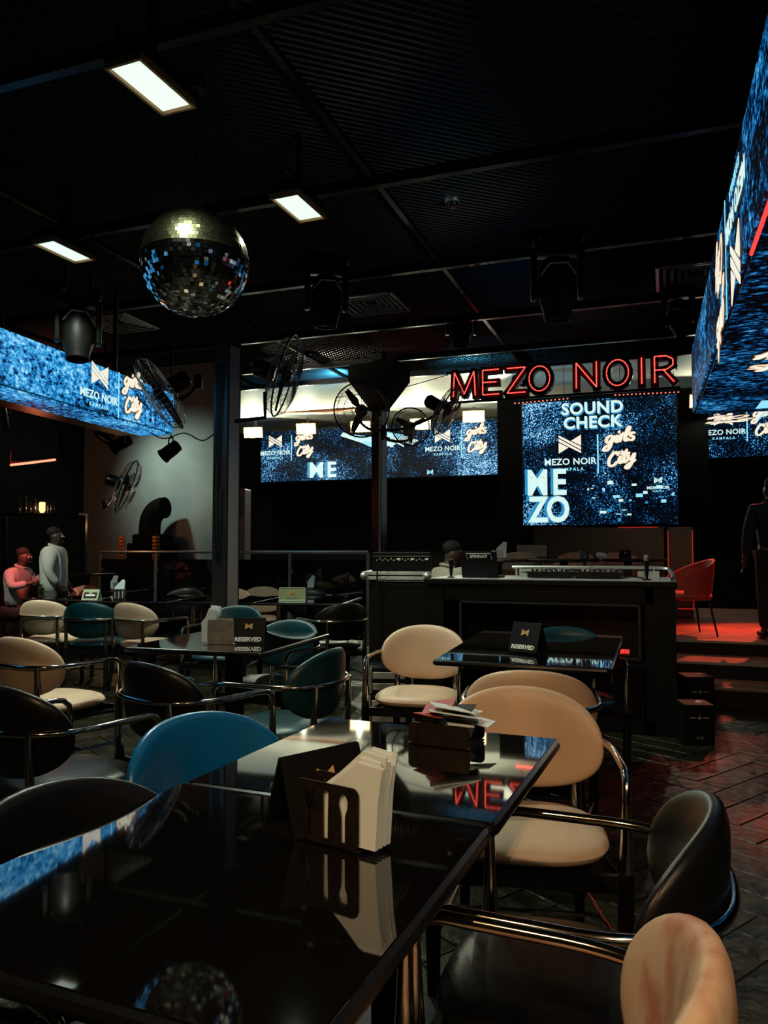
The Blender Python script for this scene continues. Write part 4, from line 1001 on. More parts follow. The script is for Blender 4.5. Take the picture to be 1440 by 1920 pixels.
plaque((-3.875, 7.689, 0.770), 22, 'olive tabletop plaque with an orange emblem on the long far table')
t = tent_sign((-6.079, 7.078, 0.770), 14, 'small acrylic tent sign with a printed card, left of the far white-fan napkin holder', 0.19, 0.12, 0.12, False, 'acrylic')
b = MB(); b.box((0, 0, 0), (0.15, 0.002, 0.07)); part('card', b.data('card', 'black_plastic'), t, T(0, -0.06, 0) @ Rx(-26) @ T(0, -0.002, 0.06))
b = MB(); b.box((0, 0, 0), (0.11, 0.002, 0.022)); part('card_print', b.data('card_print', 'white_print'), t, T(0, -0.06, 0) @ Rx(-26) @ T(0, -0.0035, 0.06))

def utensil_holes(w_, h):
    sp = [(-.010, -.045), (-.005, -.047), (.005, -.047), (.0055, .005), (.012, .018), (.013, .032), (.006, .043), (-.002, .044), (-.010, .036), (-.013, .022), (-.008, .008), (-.006, 0)]
    sp = [(0.042 + x * .85, y * h / 0.116) for x, y in sp[1:]]
    kn = [(-.005, -.047), (.005, -.047), (.0055, -.01), (.007, .04), (.0, .045), (-.006, .036), (-.006, .0)]
    kn = [(x, y * h / 0.116) for x, y in kn]
    fk = [(-.004, -.047), (.004, -.047), (.0035, .0), (.011, .012), (.012, .043), (.008, .043), (.007, .018), (.002, .016), (.002, .043), (-.002, .043), (-.002, .016), (-.007, .018), (-.008, .043), (-.012, .043), (-.011, .012), (-.0035, .0)]
    fk = [(-0.042 + x, y * h / 0.116) for x, y in fk]
    return [sp, kn, fk]
def napkins(t, w_, d_, h, n, x0, lean, mats='paper', base=0.012, spread=0.02):
    for k in range(n):
        b = MB(); y = -d_ / 2 + d_ * (k + .5) / n
        hh = h * random.uniform(0.90, 1.04); sl = random.uniform(0.3, 1) * spread; l0 = lean * random.uniform(.8, 1.1)
        ww = w_
        P0 = [(x0, base), (x0 + ww, base), (x0 + ww + sl * .4, hh * 0.62), (x0 + ww + sl, hh * 0.97), (x0 + ww * 0.62 + l0 * .5, hh), (x0 + ww * 0.25, hh * 0.74), (x0 - 0.003, hh * 0.60)]
        b.prism([(p[0], p[1]) for p in P0], -0.002, 0.0016, 0, T(0, y, 0) @ Rx(90) @ Ry(random.uniform(-4, 4)))
        b.build('napkin', mats, t)
def napkin_holder(p, rz, label, m='brown_steel', w_=0.156, h=0.116, d_=0.060, nh=0.185, cut=True, n=9, lean=0.02, x0=None, nw=None):
    t = thing('napkin_holder', label, 'napkin holder', p, rz, None)
    pl = plate_with_holes(rrect(w_, h, 0.016, 4), utensil_holes(w_, h) if cut else [], 0.003, m)
    for sg in (-1, 1): part('plate', pl, t, T(0, sg * d_ / 2, h / 2 + 0.004))
    b = MB(); b.bbox((0, 0, 0.004), (w_, d_, 0.006), 0.002); b.build('tray', m, t)
    napkins(t, nw or w_ * 0.78, d_ * 0.86, nh, n, (-w_ * 0.30 if x0 is None else x0), lean)
    return t
random.seed(21)
napkin_holder((-0.615, 1.414, 0.770), -14, 'brown steel napkin holder with fork, knife and spoon cutouts on the nearest table', n=14, x0=-0.016, nw=0.128, d_=0.062, nh=0.182)
t = napkin_holder((-0.616, 2.236, 0.770), -6, 'low napkin box heaped with flat napkins and cards on the second near table', w_=0.19, h=0.062, d_=0.13, nh=0.055, cut=False, n=6, x0=-0.06, nw=0.12)
for k in range(9):
    b = MB(); b.box((0, 0, 0), (random.uniform(.07, .15), random.uniform(.05, .10), 0.003)); o = b.build('napkin' if k % 3 else 'card', ['paper', 'paper', 'black_plastic', 'red_fabric'][k % 4], t)
    o.location = (random.uniform(-.03, .06), random.uniform(-.03, .03), 0.066 + 0.005 * k); o.rotation_euler = (R(random.uniform(-14, 14)), R(random.uniform(-12, 12)), R(random.uniform(-40, 40)))
t = napkin_holder((-2.519, 4.083, 0.770), 12, 'plain steel napkin box with tall white napkins sticking out at its left', 'steel', 0.165, 0.145, 0.10, 0.225, False, 9, -0.02, -0.125, 0.09)
napkin_holder((-5.847, 7.261, 0.770), 24, 'cutout napkin holder with a white napkin fan, left end of the far tables', 'brown_steel', 0.13, 0.115, 0.07, 0.22, True, 6, 0.04, -0.05, 0.10)
napkin_holder((-7.307, 9.047, 0.770), 24, 'cutout napkin holder behind the white-fan one at the far left', 'steel', 0.13, 0.10, 0.07, 0.20, True, 5, -0.03, -0.10, 0.08)
napkin_holder((-4.429, 9.349, 0.770), 20, 'tall bunch of napkins in a small holder beyond the olive plaque', 'black_plastic', 0.10, 0.06, 0.07, 0.22, False, 5, 0.03, -0.05, 0.08)
p_ = (-7.295, 9.051, 0.000); table(p_, 0, 0.7, 0.7, 'dark table beyond the long far row, holding the steel cutout napkin holder')

# ================================================================ DJ booth and its gear
bx0, bx1, by0, by1, bh = (-1.803, 5.950, 0.616)[0], (0.064, 5.950, 0.691)[0], 5.95, 6.75, 1.105
bw = bx1 - bx0
t = thing('dj_booth', 'long black DJ booth with a framed grille front and grey worktop', 'booth', ((bx0 + bx1) / 2, by0, 0))
b = MB(); b.bbox((0, 0.40, bh - 0.02), (bw + 0.03, 0.86, 0.04), 0.006); b.build('worktop', 'booth_black', t)
b = MB(); b.bbox((0.0, 0.40, bh + 0.003), (bw - 0.06, 0.80, 0.008), 0.002); b.build('worktop_sheet', 'case_grey', t)
b = MB(); b.box((-bw / 2 + 0.07, 0.4, bh / 2 - 0.02), (0.14, 0.8, bh - 0.04)); b.build('side_panel', 'booth_black', t)
b = MB(); b.box((bw / 2 - 0.105, 0.4, bh / 2 - 0.02), (0.21, 0.8, bh - 0.04)); b.build('side_panel', 'booth_black', t)
b = MB(); b.box((0, 0.78, bh / 2 - 0.02), (bw, 0.04, bh - 0.04)); b.build('back_panel', 'booth_black', t)
b = MB(); b.box((0, 0.015, bh - 0.10), (bw - 0.3, 0.03, 0.12)); b.build('top_rail', 'booth_black', t)
b = MB(); b.box((0, 0.03, 0.05), (bw - 0.3, 0.06, 0.10)); b.build('plinth', 'booth_black', t)
b = MB(); b.box((0, 0.03, 0.50), (bw - 0.3, 0.04, 0.05)); b.build('middle_rail', 'booth_black', t)
fr = MB(); X0, X1, Z0, Z1 = -bw / 2 + 0.28, bw / 2 - 0.25, 0.54, 0.93
for c, d in (((0.5 * (X0 + X1), 0, Z1), (X1 - X0, 0.02, 0.018)), ((0.5 * (X0 + X1), 0, Z0), (X1 - X0, 0.02, 0.018)), ((X0, 0, 0.5 * (Z0 + Z1)), (0.018, 0.02, Z1 - Z0)), ((X1, 0, 0.5 * (Z0 + Z1)), (0.018, 0.02, Z1 - Z0))): fr.box(c, d)
fr.build('panel_frame', 'column_paint', t)
# perforated grilles: real wire lattice
for nm, xa, xb, za, zb, yy in (('grille', -0.05, X1 - 0.01, 0.545, 0.80, 0.03), ('grille', -0.35, X1 + 0.02, 0.11, 0.46, 0.03)):
    g = MB(); n = int((xb - xa) / 0.016); m_ = int((zb - za) / 0.016)
    for i in range(n + 1): g.box((xa + (xb - xa) * i / n, yy, (za + zb) / 2), (0.004, 0.004, zb - za))
    for i in range(m_ + 1): g.box(((xa + xb) / 2, yy, za + (zb - za) * i / m_), (xb - xa, 0.004, 0.004))
    g.build(nm, 'mesh_metal', t, kind='stuff')
s = MB(); s.box((0.36, 0.06, 0.585), (0.50, 0.02, 0.030)); so = s.build('red_light_bar', 'led_red', t)
light('bar_light', 'AREA', so, (0.36, 0.03, 0.60), 1.2, (1, 0.06, 0.03), 0.5, (90, 0, 0), size_y=0.03)
for k, (x, z) in enumerate(((-0.28, 0.63), (0.28, 0.22), (0.28, 0.37))):
    am = thing('amplifier', ('black rack amplifier behind the upper grille of the booth', 'lower rack amplifier behind the bottom grille of the booth', 'upper rack amplifier behind the bottom grille of the booth')[k], 'amplifier', ((bx0 + bx1) / 2 + x, by0 + 0.34, z - 0.05 if k else 0.545))
    b = MB(); b.bbox((0, 0, 0.05), (0.48, 0.4, 0.09), 0.004); b.build('chassis', 'black_satin', am)
    b = MB()
    for q in range(3): b.lathe([(0.012, 0), (0.010, 0.02)], 10, 0, T(-0.15 + 0.08 * q, -0.20, 0.05) @ Rx(90))
    b.build('knob', 'steel', am)
    b = MB()
    for q in range(2): b.bbox((0.20 - 0.40 * q, -0.21, 0.05), (0.012, 0.03, 0.07), 0.003)
    b.build('handle', 'steel', am)
def bt(px, dy, z): return None
bc = (bx0 + bx1) / 2
def on_booth(px_frac, y, z=bh + 0.007): return (bx0 + bw * px_frac, by0 + y, z)
# laptop with a name sticker
t = thing('laptop', 'open black laptop with a white-lettered sticker on its lid', 'laptop', on_booth(0.215, 0.12), -3)
b = MB(); b.bbox((0, 0.14, 0.009), (0.30, 0.21, 0.016), 0.004); b.build('base', 'black_plastic', t)
b = MB(); b.bbox((0, 0, 0.10), (0.30, 0.009, 0.21), 0.004); l = b.build('lid', 'black_plastic', t); l.location = (0, 0.03, 0.012); l.rotation_euler = (R(14), 0, 0)
part('lettering', text_me('SPINNAY', 0.036, 'white_print', 0.02, 0.0005, 0.1), l, T(0, -0.007, 0.165))
fr = MB(); fr.tube([(-0.09, -0.006, 0.14), (-0.10, -0.006, 0.19), (0.10, -0.006, 0.19), (0.11, -0.006, 0.14)], 0.0016, 4); fr.build('sticker_frame', 'white_print', l)
k = MB(); k.box((0, 0.13, 0.018), (0.26, 0.10, 0.003)); k.build('keyboard', 'matte_black', t)
# controllers
def controller(x, label, w_=0.34):
    t = thing('dj_controller', label, 'controller', on_booth(x, 0.42), 0)
    b = MB(); b.bbox((0, 0, 0.028), (w_, 0.34, 0.05), 0.006); b.build('body', 'black_satin', t)
    for sx in (-1, 1):
        b = MB(); b.lathe([(0.055, 0.052), (0.055, 0.066), (0.05, 0.068), (0.001, 0.068)], 18, 0, T(sx * w_ * 0.27, 0.02, 0)); b.build('jog_wheel', 'steel', t, True)
    random.seed(int(x * 100))
    for q in range(8):
        b = MB(); b.lathe([(0.008, 0.05), (0.007, 0.072), (0.001, 0.072)], 8, 0, T(-w_ * 0.4 + w_ * 0.8 * q / 7, -0.12 - 0.02 * (q % 2), 0)); b.build('knob', 'chrome' if q % 3 else 'black_plastic', t)
    for q in range(4):
        b = MB(); b.bbox((-0.06 + 0.04 * q, -0.06, 0.058), (0.012, 0.02, 0.014), 0.002); b.build('fader', 'white_print', t)
controller(0.50, 'black DJ controller on the booth right of the laptop'); controller(0.70, 'black DJ controller in the middle of the booth worktop')
rl = MB(); rl.tube(catmull([(bx0 + bw * 0.30, by0 + 0.70, bh + 0.085), (bx0 + bw * 0.6, by0 + 0.70, bh + 0.085), (bx0 + bw * 0.93, by0 + 0.70, bh + 0.085), (bx0 + bw * 0.985, by0 + 0.64, bh + 0.06), (bx0 + bw * 0.995, by0 + 0.55, bh + 0.012)], 6), 0.014, 8)
for x in (0.32, 0.62, 0.92): rl.tube([(bx0 + bw * x, by0 + 0.70, bh + 0.085), (bx0 + bw * x, by0 + 0.70, bh)], 0.010, 6)
tag(rl.build('hand_rail', 'alu', None, True), 'bright tube rail along the back edge of the DJ booth', 'rail')
lb = MB(); lb.bbox((0, 0, 0.035), (0.22, 0.03, 0.055), 0.003); o = tag(lb.build('label_strip', 'grey_label'), 'pale label strip standing right of the laptop', 'label'); o.location = on_booth(0.40, 0.62)
part('lettering', text_me('COMPANY EVENTS', 0.022, 'matte_black', 0.02, 0.0005), o, T(0, -0.016, 0.035))
for x, h, lab in ((0.095, 0.15, 'short black microphone standing left of the laptop'), (0.895, 0.19, 'tall black microphone standing at the right end of the booth')):
    t = thing('microphone', lab, 'microphone', on_booth(x, 0.10), 0)
    b = MB(); b.lathe([(0.03, 0), (0.03, 0.008), (0.008, 0.012), (0.0145, h * 0.3), (0.017, h * 0.75)], 12); b.build('handle', 'black_plastic', t, True)
    b = MB(); b.lathe([(0.017, h * 0.75), (0.021, h * 0.83), (0.018, h * 0.96), (0.001, h)], 12); b.build('grille_head', 'black_satin' if x < .5 else 'steel', t, True)
t = thing('camera_rig', 'small black camera on a clamp above the booth rail', 'camera', on_booth(0.625, 0.70, bh + 0.097), 0)
b = MB(); b.bbox((0, 0, 0.085), (0.065, 0.06, 0.075), 0.008); b.build('body', 'black_satin', t)
b = MB(); b.tube([(0, 0, 0), (0, 0, 0.05)], 0.012, 8); b.build('clamp', 'black_metal', t); b = MB(); b.lathe([(0.02, 0), (0.022, 0.02), (0.001, 0.022)], 12, 0, T(0, -0.03, 0.085) @ Rx(90)); b.build('lens', 'lens', t, True)
t = thing('fader_box', 'grey control box with faders at the right end of the booth', 'controller', on_booth(0.90, 0.35), 0)
b = MB(); b.bbox((0, 0, 0.03), (0.16, 0.14, 0.06), 0.004); b.build('body', 'case_grey', t)
for q in range(4):
    b = MB(); b.bbox((-0.05 + 0.033 * q, 0, 0.066), (0.010, 0.02, 0.014), 0.002); b.build('fader', 'black_plastic', t)
cb = MB(); cb.tube(catmull([on_booth(0.66, 0.3, bh + .015), on_booth(0.72, 0.12, bh + .03), on_booth(0.78, 0.25, bh + .016), on_booth(0.84, 0.12, bh + .03), on_booth(0.88, 0.28, bh + .016)], 6), 0.005, 6); tag(cb.build('cable', 'black_plastic', None, True), 'black cable looping over the right half of the booth worktop', 'cable')

# mixing desk on its flight case, left of the booth
mx0, mx1 = (-2.435, 6.137, 0.000), (-1.893, 6.335, 0.000)
mc = ((mx0[0] + mx1[0]) / 2, (mx0[1] + mx1[1]) / 2); mw = (Vector(mx1) - Vector(mx0)).length
t = thing('flight_case', 'black stand with a silver-edged flight case lid left of the booth', 'case', (mc[0], mc[1], 0), 14)
b = MB(); b.bbox((0.04, 0.25, 0.53), (mw - 0.04, 0.5, 1.04), 0.006); b.build('stand', 'booth_black', t)
for z in (1.095, 1.135):
    b = MB(); b.bbox((0, 0.25, z), (mw, 0.55, 0.030), 0.004); b.build('extrusion', 'case_grey', t)
for sx in (-1, 1):
    b = MB(); b.ball((sx * (mw / 2 - 0.02), -0.03, 1.115), 0.035, 10); b.build('ball_corner', 'alu', t, True)
t = thing('mixing_desk', 'black mixing desk seen from its rear connector panel', 'mixer', (mc[0] + 0.03, mc[1] + 0.05, 1.152), 14)
W2 = mw * 0.86
b = MB(); b.add([(-W2 / 2, 0, 0), (W2 / 2, 0, 0), (W2 / 2, 0.02, 0.155), (-W2 / 2, 0.02, 0.155), (-W2 / 2, 0.48, 0), (W2 / 2, 0.48, 0), (W2 / 2, 0.48, 0.05), (-W2 / 2, 0.48, 0.05), (-W2 / 2, 0.10, 0.165), (W2 / 2, 0.10, 0.165)],
                  [(0, 1, 2, 3), (1, 5, 6, 9, 2), (4, 0, 3, 8, 7), (3, 2, 9, 8), (8, 9, 6, 7), (5, 4, 7, 6), (1, 0, 4, 5)]); b.build('body', 'matte_black', t)
b = MB(); b.box((0, 0.008, 0.13), (W2 - 0.01, 0.006, 0.004)); b.build('panel_edge', 'steel', t)
random.seed(4)
for q in range(18):
    b = MB(); b.lathe([(0.008, 0), (0.008, 0.006), (0.004, 0.006)], 8, 0, T(-W2 / 2 + 0.04 + (W2 - 0.08) * q / 17, 0.012, 0.095 + 0.012 * (q % 2)) @ Rx(90)); b.build('socket', 'steel' if q % 2 else 'dim_print', t)
for q in range(3):
    b = MB(); b.box((-0.02 + 0.12 * q, 0.008, 0.105), (0.03, 0.004, 0.016)); b.build('panel_label', 'white_print', t)
cb = MB(); q0_ = Vector((mc[0] - 0.04, mc[1] - 0.03, 1.20)); cb.tube(catmull([q0_, q0_ + V((-.05, -.06, .03)), q0_ + V((-.09, -.07, -.06)), q0_ + V((-.085, -.07, -.5)), q0_ + V((-.09, -.06, -1.0)), q0_ + V((-.06, -.07, -1.19))], 6), 0.007, 6); tag(cb.build('cable', 'black_plastic', None, True), 'thin cable hanging from the mixing desk to the floor', 'cable')
# equipment rack cases on the floor under it
for k, (px, d_, z, w_, h_) in enumerate(((742, 6.0, 0, 0.36, 0.24), (742, 6.05, 0.245, 0.34, 0.20))):
    p_ = (-2.011, 5.706, 0.000)
    t = thing('rack_case', ('black rack case with silver drawers on the floor, lower of the two', 'black rack case with silver drawers, stacked on the lower one')[k], 'case', (p_[0], p_[1], z), 18)
    b = MB(); b.bbox((0, 0, h_ / 2), (w_, 0.3, h_), 0.006); b.build('shell', 'black_metal', t)
    for q in range(2):
        b = MB(); b.bbox((-0.02, -0.152, h_ * (0.28 + 0.42 * q)), (w_ * 0.72, 0.008, h_ * 0.26), 0.003); b.build('drawer', 'alu' if q else 'steel', t)
    for sx in (-1, 1):
        b = MB(); b.bbox((sx * (w_ / 2 - 0.012), -0.15, h_ / 2), (0.02, 0.012, h_ - 0.01), 0.003); b.build('edge_trim', 'steel', t)
# speaker boxes at the foot of the booth
for k, (z, h_, s_) in enumerate(((0, 0.27, 0.205),)):
    pass
p_ = (0.173, 5.863, 0.000)
def amp_box(label, p, z, h_, s_):
    t = thing('speaker_box', label, 'speaker', (p[0], p[1], z), 16)
    b = MB(); b.bbox((0, 0, h_ / 2), (s_, s_, h_), 0.008); b.build('cabinet', 'booth_black', t)
    star = MB(); star.prism([((0.022 if k % 2 == 0 else 0.007) * math.cos(PI * k / 4), (0.022 if k % 2 == 0 else 0.007) * math.sin(PI * k / 4)) for k in range(8)], 0, 0.002, 0, Rx(90)); part('emblem', star.data('emblem', 'dim_print'), t, T(0, -s_ / 2 - 0.001, h_ * 0.68))
    for sx in (-1, 1):
        bar = MB(); bar.box((0, 0, 0), (0.04, 0.002, 0.008)); part('emblem_bar', bar.data('emblem_bar', 'dim_print'), t, T(sx * 0.045, -s_ / 2 - 0.001, h_ * 0.68))
    hd = MB(); hd.lathe([(0.028, 0), (0.02, 0.008), (0.001, 0.008)], 12, 0, T(0.03, 0, h_)); hd.build('top_cap', 'steel', t, True)
    return t
o = amp_box('black speaker box on the floor at the right foot of the booth', p_, 0, 0.275, 0.205)
part('lettering', text_me('V10', 0.03, 'dim_print', 0.01, 0.0005), o, T(0, -0.1045, 0.05))
p2_ = (0.204, 6.566, 0.000); amp_box('black speaker box behind the front one, close to the steps', p2_, 0, 0.36, 0.22)

# ================================================================ stage furniture
def tub_chair(p, rz, label, z):
    t = thing('tub_chair', label, 'chair', (p[0], p[1], z), rz)
    n = 22; vs = []
    for sgn_ in (1, 0):
        for i in range(n + 1):
            a = R(-118 + 236 * i / n); rad = 0.29 - (0 if sgn_ else 0.028); top = 0.78 - 0.20 * (abs(a) / R(118)) ** 1.6
            for z_ in (0.36, 0.47, top - 0.012 * (1 - sgn_)):
                fl_ = rad * (0.84 + 0.16 * min(1, (z_ - 0.36) / 0.3)); vs.append((fl_ * math.sin(a), -fl_ * math.cos(a) * 0.95, z_))
    fs = []; m_ = (n + 1) * 3
    for i in range(n):
        for j in (0, 1):
            fs.append((3 * i + j, 3 * i + 3 + j, 3 * i + 4 + j, 3 * i + 1 + j)); fs.append((m_ + 3 * i + j, m_ + 3 * i + 1 + j, m_ + 3 * i + 4 + j, m_ + 3 * i + 3 + j))
        fs.append((3 * i + 2, 3 * i + 5, m_ + 3 * i + 5, m_ + 3 * i + 2)); fs.append((3 * i, m_ + 3 * i, m_ + 3 * i + 3, 3 * i + 3))
    for i in (0, n):
        for j in (0, 1): fs.append((3 * i + j, 3 * i + j + 1, m_ + 3 * i + j + 1, m_ + 3 * i + j))
    MB().add(vs, fs).build('shell', 'red_fabric', t, True)
    b = MB(); b.add(*disc_pad(lambda f, a, r_, s_: (r_ * 0.255 * sgnp(math.cos(a), .8), 0.02 + r_ * 0.255 * sgnp(math.sin(a), .8), 0.40 + s_ * 0.05 * (max(0, 1 - r_ ** 5)) ** .5), 6, 28)); b.build('seat', 'red_fabric', t, True)
    for sx in (-1, 1):
        for sy in (-1, 1):
            b = MB(); b.tube([(sx * 0.17, sy * 0.16, 0.37), (sx * 0.22, sy * 0.22, 0)], [0.014, 0.009], 8); b.build('leg', 'black_metal', t)
tub_chair((0.198, 8.585, 0.000), 110, 'red tub chair on black legs standing on the stage above the steps', 0.465)
def stage_chair(c, px, rz, label): pass
sgp = 'upholstered chairs on the stage behind the booth'
chair('cream', cpos((-1.706, 9.595, 0.000), 180), 180, 'peach armchair on the stage between the napkins and the two pale panels', sgp, 0.465)
chair('tan', cpos((-1.068, 10.253, 0.000), 170), 170, 'red-lit armchair on the stage behind the small camera', sgp, 0.465)
chair('tan', cpos((-0.579, 10.325, 0.000), 190), 190, 'red-lit armchair on the stage beside the crumpled napkin', sgp, 0.465)
stg = 'dark tables on the stage'
for px_, lb_ in (((-1.101, 9.124, 0.000), 'dark table on the stage behind the small camera on the booth'), ((-0.414, 9.480, 0.000), 'dark table on the stage behind the tall microphone'), ((-1.832, 8.911, 0.000), 'dark table on the stage behind the laptop, holding white napkins')):
    table(px_, 0, 0.85, 0.75, lb_, stg, 0.77, 0.465)
napkin_holder((-1.811, 8.759, 1.235), 20, 'white napkins standing in a slotted holder behind the laptop', 'alu', 0.12, 0.09, 0.07, 0.19, False, 6, 0.03, 0.0, 0.10)
p_ = (-0.686, 9.168, 1.235); b = MB()
for k in range(5): b.ball((0.03 * math.cos(k * 1.3), 0.02 * math.sin(k * 2.1), 0.03 + 0.008 * (k % 3)), (0.035, 0.03, 0.028), 8)
o = tag(b.build('crumpled_napkin', 'paper'), 'crumpled white napkin on the stage table', 'napkin'); o.location = p_
t = tent_sign((-0.441, 9.417, 1.235), 20, 'little lit sign with a red emblem on the stage table', 0.13, 0.10, 0.06, False, 'black_plastic')
# bench wall under the big screen with red trim
BA, BB = (-1.708, 10.720, 1.561), (-0.005, 10.720, 1.549)
t = thing('bench_back', 'long dark padded panel below the big screen', 'panel', ((BA[0] + BB[0]) / 2, 10.76, 0.465))
b = MB(); b.bbox((0, 0, 0.62), (BB[0] - BA[0], 0.08, 1.10), 0.01); b.build('panel', 'column_paint', t)
b = MB(); b.bbox((0, 0, 0.03), (BB[0] - BA[0], 0.10, 0.06), 0.006); b.build('plinth', 'black_satin', t)
b = MB(); b.box((0.52, -0.045, 1.165), (0.5, 0.015, 0.012)); b.build('red_trim', 'led_red_dim', t)
NA, NB = (0.034, 10.600, 1.546), (0.328, 10.600, 1.544)
t = thing('pillar_box', 'dark upright box edged in red light behind the red tub chair', 'cabinet', ((NA[0] + NB[0]) / 2, 10.66, 0.465)); wN = NB[0] - NA[0]
b = MB(); b.bbox((0, 0, 0.58), (wN, 0.14, 1.16), 0.008); b.build('body', 'column_paint', t)
for sx in (-1, 1):
    b = MB(); b.box((sx * wN / 2, -0.075, 0.62), (0.012, 0.012, 1.0)); b.build('red_edge', 'led_red_dim', t)
b = MB(); b.box((0, -0.075, 0.80 * 0.15), (wN, 0.012, 0.012)); b.build('red_edge', 'led_red_dim', t)
for k, px_ in enumerate(((-1.836, 10.600, 1.318), (-1.633, 10.600, 1.318))):
    w_ = 0.155 if k == 0 else 0.25
    b = MB(); b.bbox((0, 0, 0.09), (w_, 0.03, 0.16), 0.004); o = tag(b.build('wall_panel', 'grey_label'), ('narrow pale panel low behind the stage, left of the pair', 'wide pale panel low behind the stage, right of the pair')[k], 'panel'); o.location = (px_[0], 10.60, px_[2] - 0.09)
    b = MB(); b.box((0, -0.017, 0.11), (w_ - 0.02, 0.004, 0.006)); b.build('seam', 'dim_print', o)
    b = MB(); b.box((0, 0.02, -0.35), (0.03, 0.02, 0.95)); b.build('support', 'black_metal', o)
light('stage_red_fill', 'AREA', t, (0.5, -1.4, 0.30), 5, (1, 0.07, 0.04), 0.8, (0, 0, 0), size_y=0.2)  # red fill light added above the stage, no fitting there
# railing along the back at the left
ry = 9.95; ra, rb_ = (-8.396, 9.950, 1.273), (-3.857, 9.950, 1.296)
rzv = 1.30
t = thing('railing', 'thin bright railing with dark glass panels across the back left', 'railing', (ra[0], ry, 0)); Lr = rb_[0] - ra[0]
b = MB(); b.tube([(0, 0, rzv), (Lr, 0, rzv)], 0.020, 8); b.build('top_rail', 'alu', t, True)
for k in range(4):
    x = Lr * (0.0, 0.23, 0.735, 1.0)[k]
    b = MB(); b.box((x, 0, rzv / 2), (0.035, 0.025, rzv - 0.01)); po = b.build('post', 'alu', t)
    for z in (1.02, 0.30):
        c_ = MB(); c_.box((x + 0.045, -0.01, z), (0.05, 0.035, 0.05)); c_.build('glass_clamp', 'steel', po)
for k, (x0_, x1_) in enumerate(((0.03, Lr * .23 - .03), (Lr * .23 + .03, Lr * .735 - .03), (Lr * .735 + .03, Lr - .03))):
    b = MB(); b.box(((x0_ + x1_) / 2, 0, 0.64), (x1_ - x0_, 0.012, 1.10)); b.build('glass_panel', 'glass_panel', t)
# floor-standing air conditioner
p_ = (-6.195, 10.515, 0.000)
t = thing('air_conditioner', 'tall floor-standing air conditioner half hidden by the thick column', 'air conditioner', (p_[0] - 0.14, p_[1], 0.02), 10)
b = MB(); b.bbox((0, 0, 1.13), (0.48, 0.30, 2.26), 0.02); b.build('body', 'ac_white', t)
for q in range(7):
    b = MB(); b.box((0, -0.155, 1.82 + 0.05 * q), (0.42, 0.02, 0.018), 0, None); b.build('louvre', 'black_metal', t)
b = MB(); b.box((0, -0.153, 1.60), (0.2, 0.006, 0.08)); b.build('display', 'lens', t)
# big elbow duct on the dark cabinet in the alcove, orange ring stacks beside it
p_ = (-8.006, 10.750, 1.961)
t = thing('duct_stack', 'big black elbow duct on a dark stepped cabinet in front of the grey alcove wall', 'duct', (p_[0], 10.75, 0), 0)
b = MB(); b.bbox((0, 0, 0.72), (0.62, 0.55, 1.44), 0.02); b.build('cabinet', 'matte_black', t)
b = MB(); b.bbox((0, 0, 1.50), (0.50, 0.45, 0.18), 0.03); b.build('shoulder', 'matte_black', t)
pts = [(-0.06, 0, 1.5), (-0.06, 0, 1.72), (-0.03, 0, 1.86), (0.05, 0, 1.97), (0.16, 0, 2.02), (0.24, 0, 2.03)]
b = MB(); b.tube(catmull(pts, 4), 0.175, 20); b.build('elbow', 'matte_black', t, True)
for sx in (-1, 1):
    st = thing('ring_stack', ('stack of orange rings left of the elbow duct', 'stack of orange rings right of the elbow duct, with a dark finial')[sx > 0], 'lantern', (p_[0] + sx * 0.335 + 0.02, 10.36, 0), 0, 'orange ring stacks beside the duct')
    b = MB(); b.tube([(0, 0, 0), (0, 0, 1.56 if sx < 0 else 1.70)], 0.022, 8); b.build('pole', 'black_metal', st)
    b = MB(); b.lathe([(0.07, 0), (0.07, 0.03)], 12); b.build('foot', 'black_metal', st)
    for q in range(7):
        b = MB(); z = 1.16 + 0.058 * q; b.lathe([(0.03, z), (0.056, z + 0.004), (0.060, z + 0.022), (0.056, z + 0.042), (0.03, z + 0.046)], 16); b.build('ring', 'orange_ring', st, True)
    if sx > 0:
        b = MB()
        for q in range(3): b.ball((0, 0, 1.60 + 0.045 * q), 0.03 - 0.006 * q, 10)
        b.build('finial', 'black_metal', st, True)
light('ring_light', 'POINT', st, (-0.3, -0.6, 1.7), 5, (1, 0.5, 0.2), 0.05)
# dark bar at the far left: red tube, glasses and a small lamp
p0_, p1_ = (-7.506, 7.271, 2.369), (-7.364, 7.855, 2.493)
t = thing('tube_light', 'glowing orange-red tube light above the dark bar at the left', 'light', p0_); v_ = Vector(p1_) - Vector(p0_)
b = MB(); b.tube([(0, 0, 0), tuple(v_)], 0.014, 8); b.build('tube', 'neon_orange', t, True)
b = MB(); b.tube([(0, 0, 0.03), tuple(v_ + V((0, 0, 0.03)))], 0.014, 6); b.build('holder', 'black_metal', t)
b = MB(); b.tube([(0, 0, 0.03), (0, 0, CZ - p0_[2])], 0.006, 5); b.tube([tuple(v_ + V((0, 0, .03))), tuple(v_ + V((0, 0, CZ - p1_[2])))], 0.006, 5); b.build('hanger', 'black_metal', t)
light('tube_glow', 'POINT', t, tuple(v_ / 2 + V((0, 0, -0.08))), 6, (1, 0.2, 0.1), 0.1)
sh_ = (-8.581, 8.902, 1.871)
t = thing('bar_shelf', 'dark bar shelf at the far left with a small lamp and bottles', 'shelf', (sh_[0], sh_[1], sh_[2]), 14)
b = MB(); b.bbox((0, 0, -0.02), (1.3, 0.3, 0.03), 0.004); b.build('board', 'black_metal', t)
for sx in (-1, 1):
    b = MB(); b.box((sx * 0.62, 0.1, -sh_[2] / 2), (0.04, 0.06, sh_[2])); b.build('upright', 'black_metal', t)
def shelf_obj(px): return None
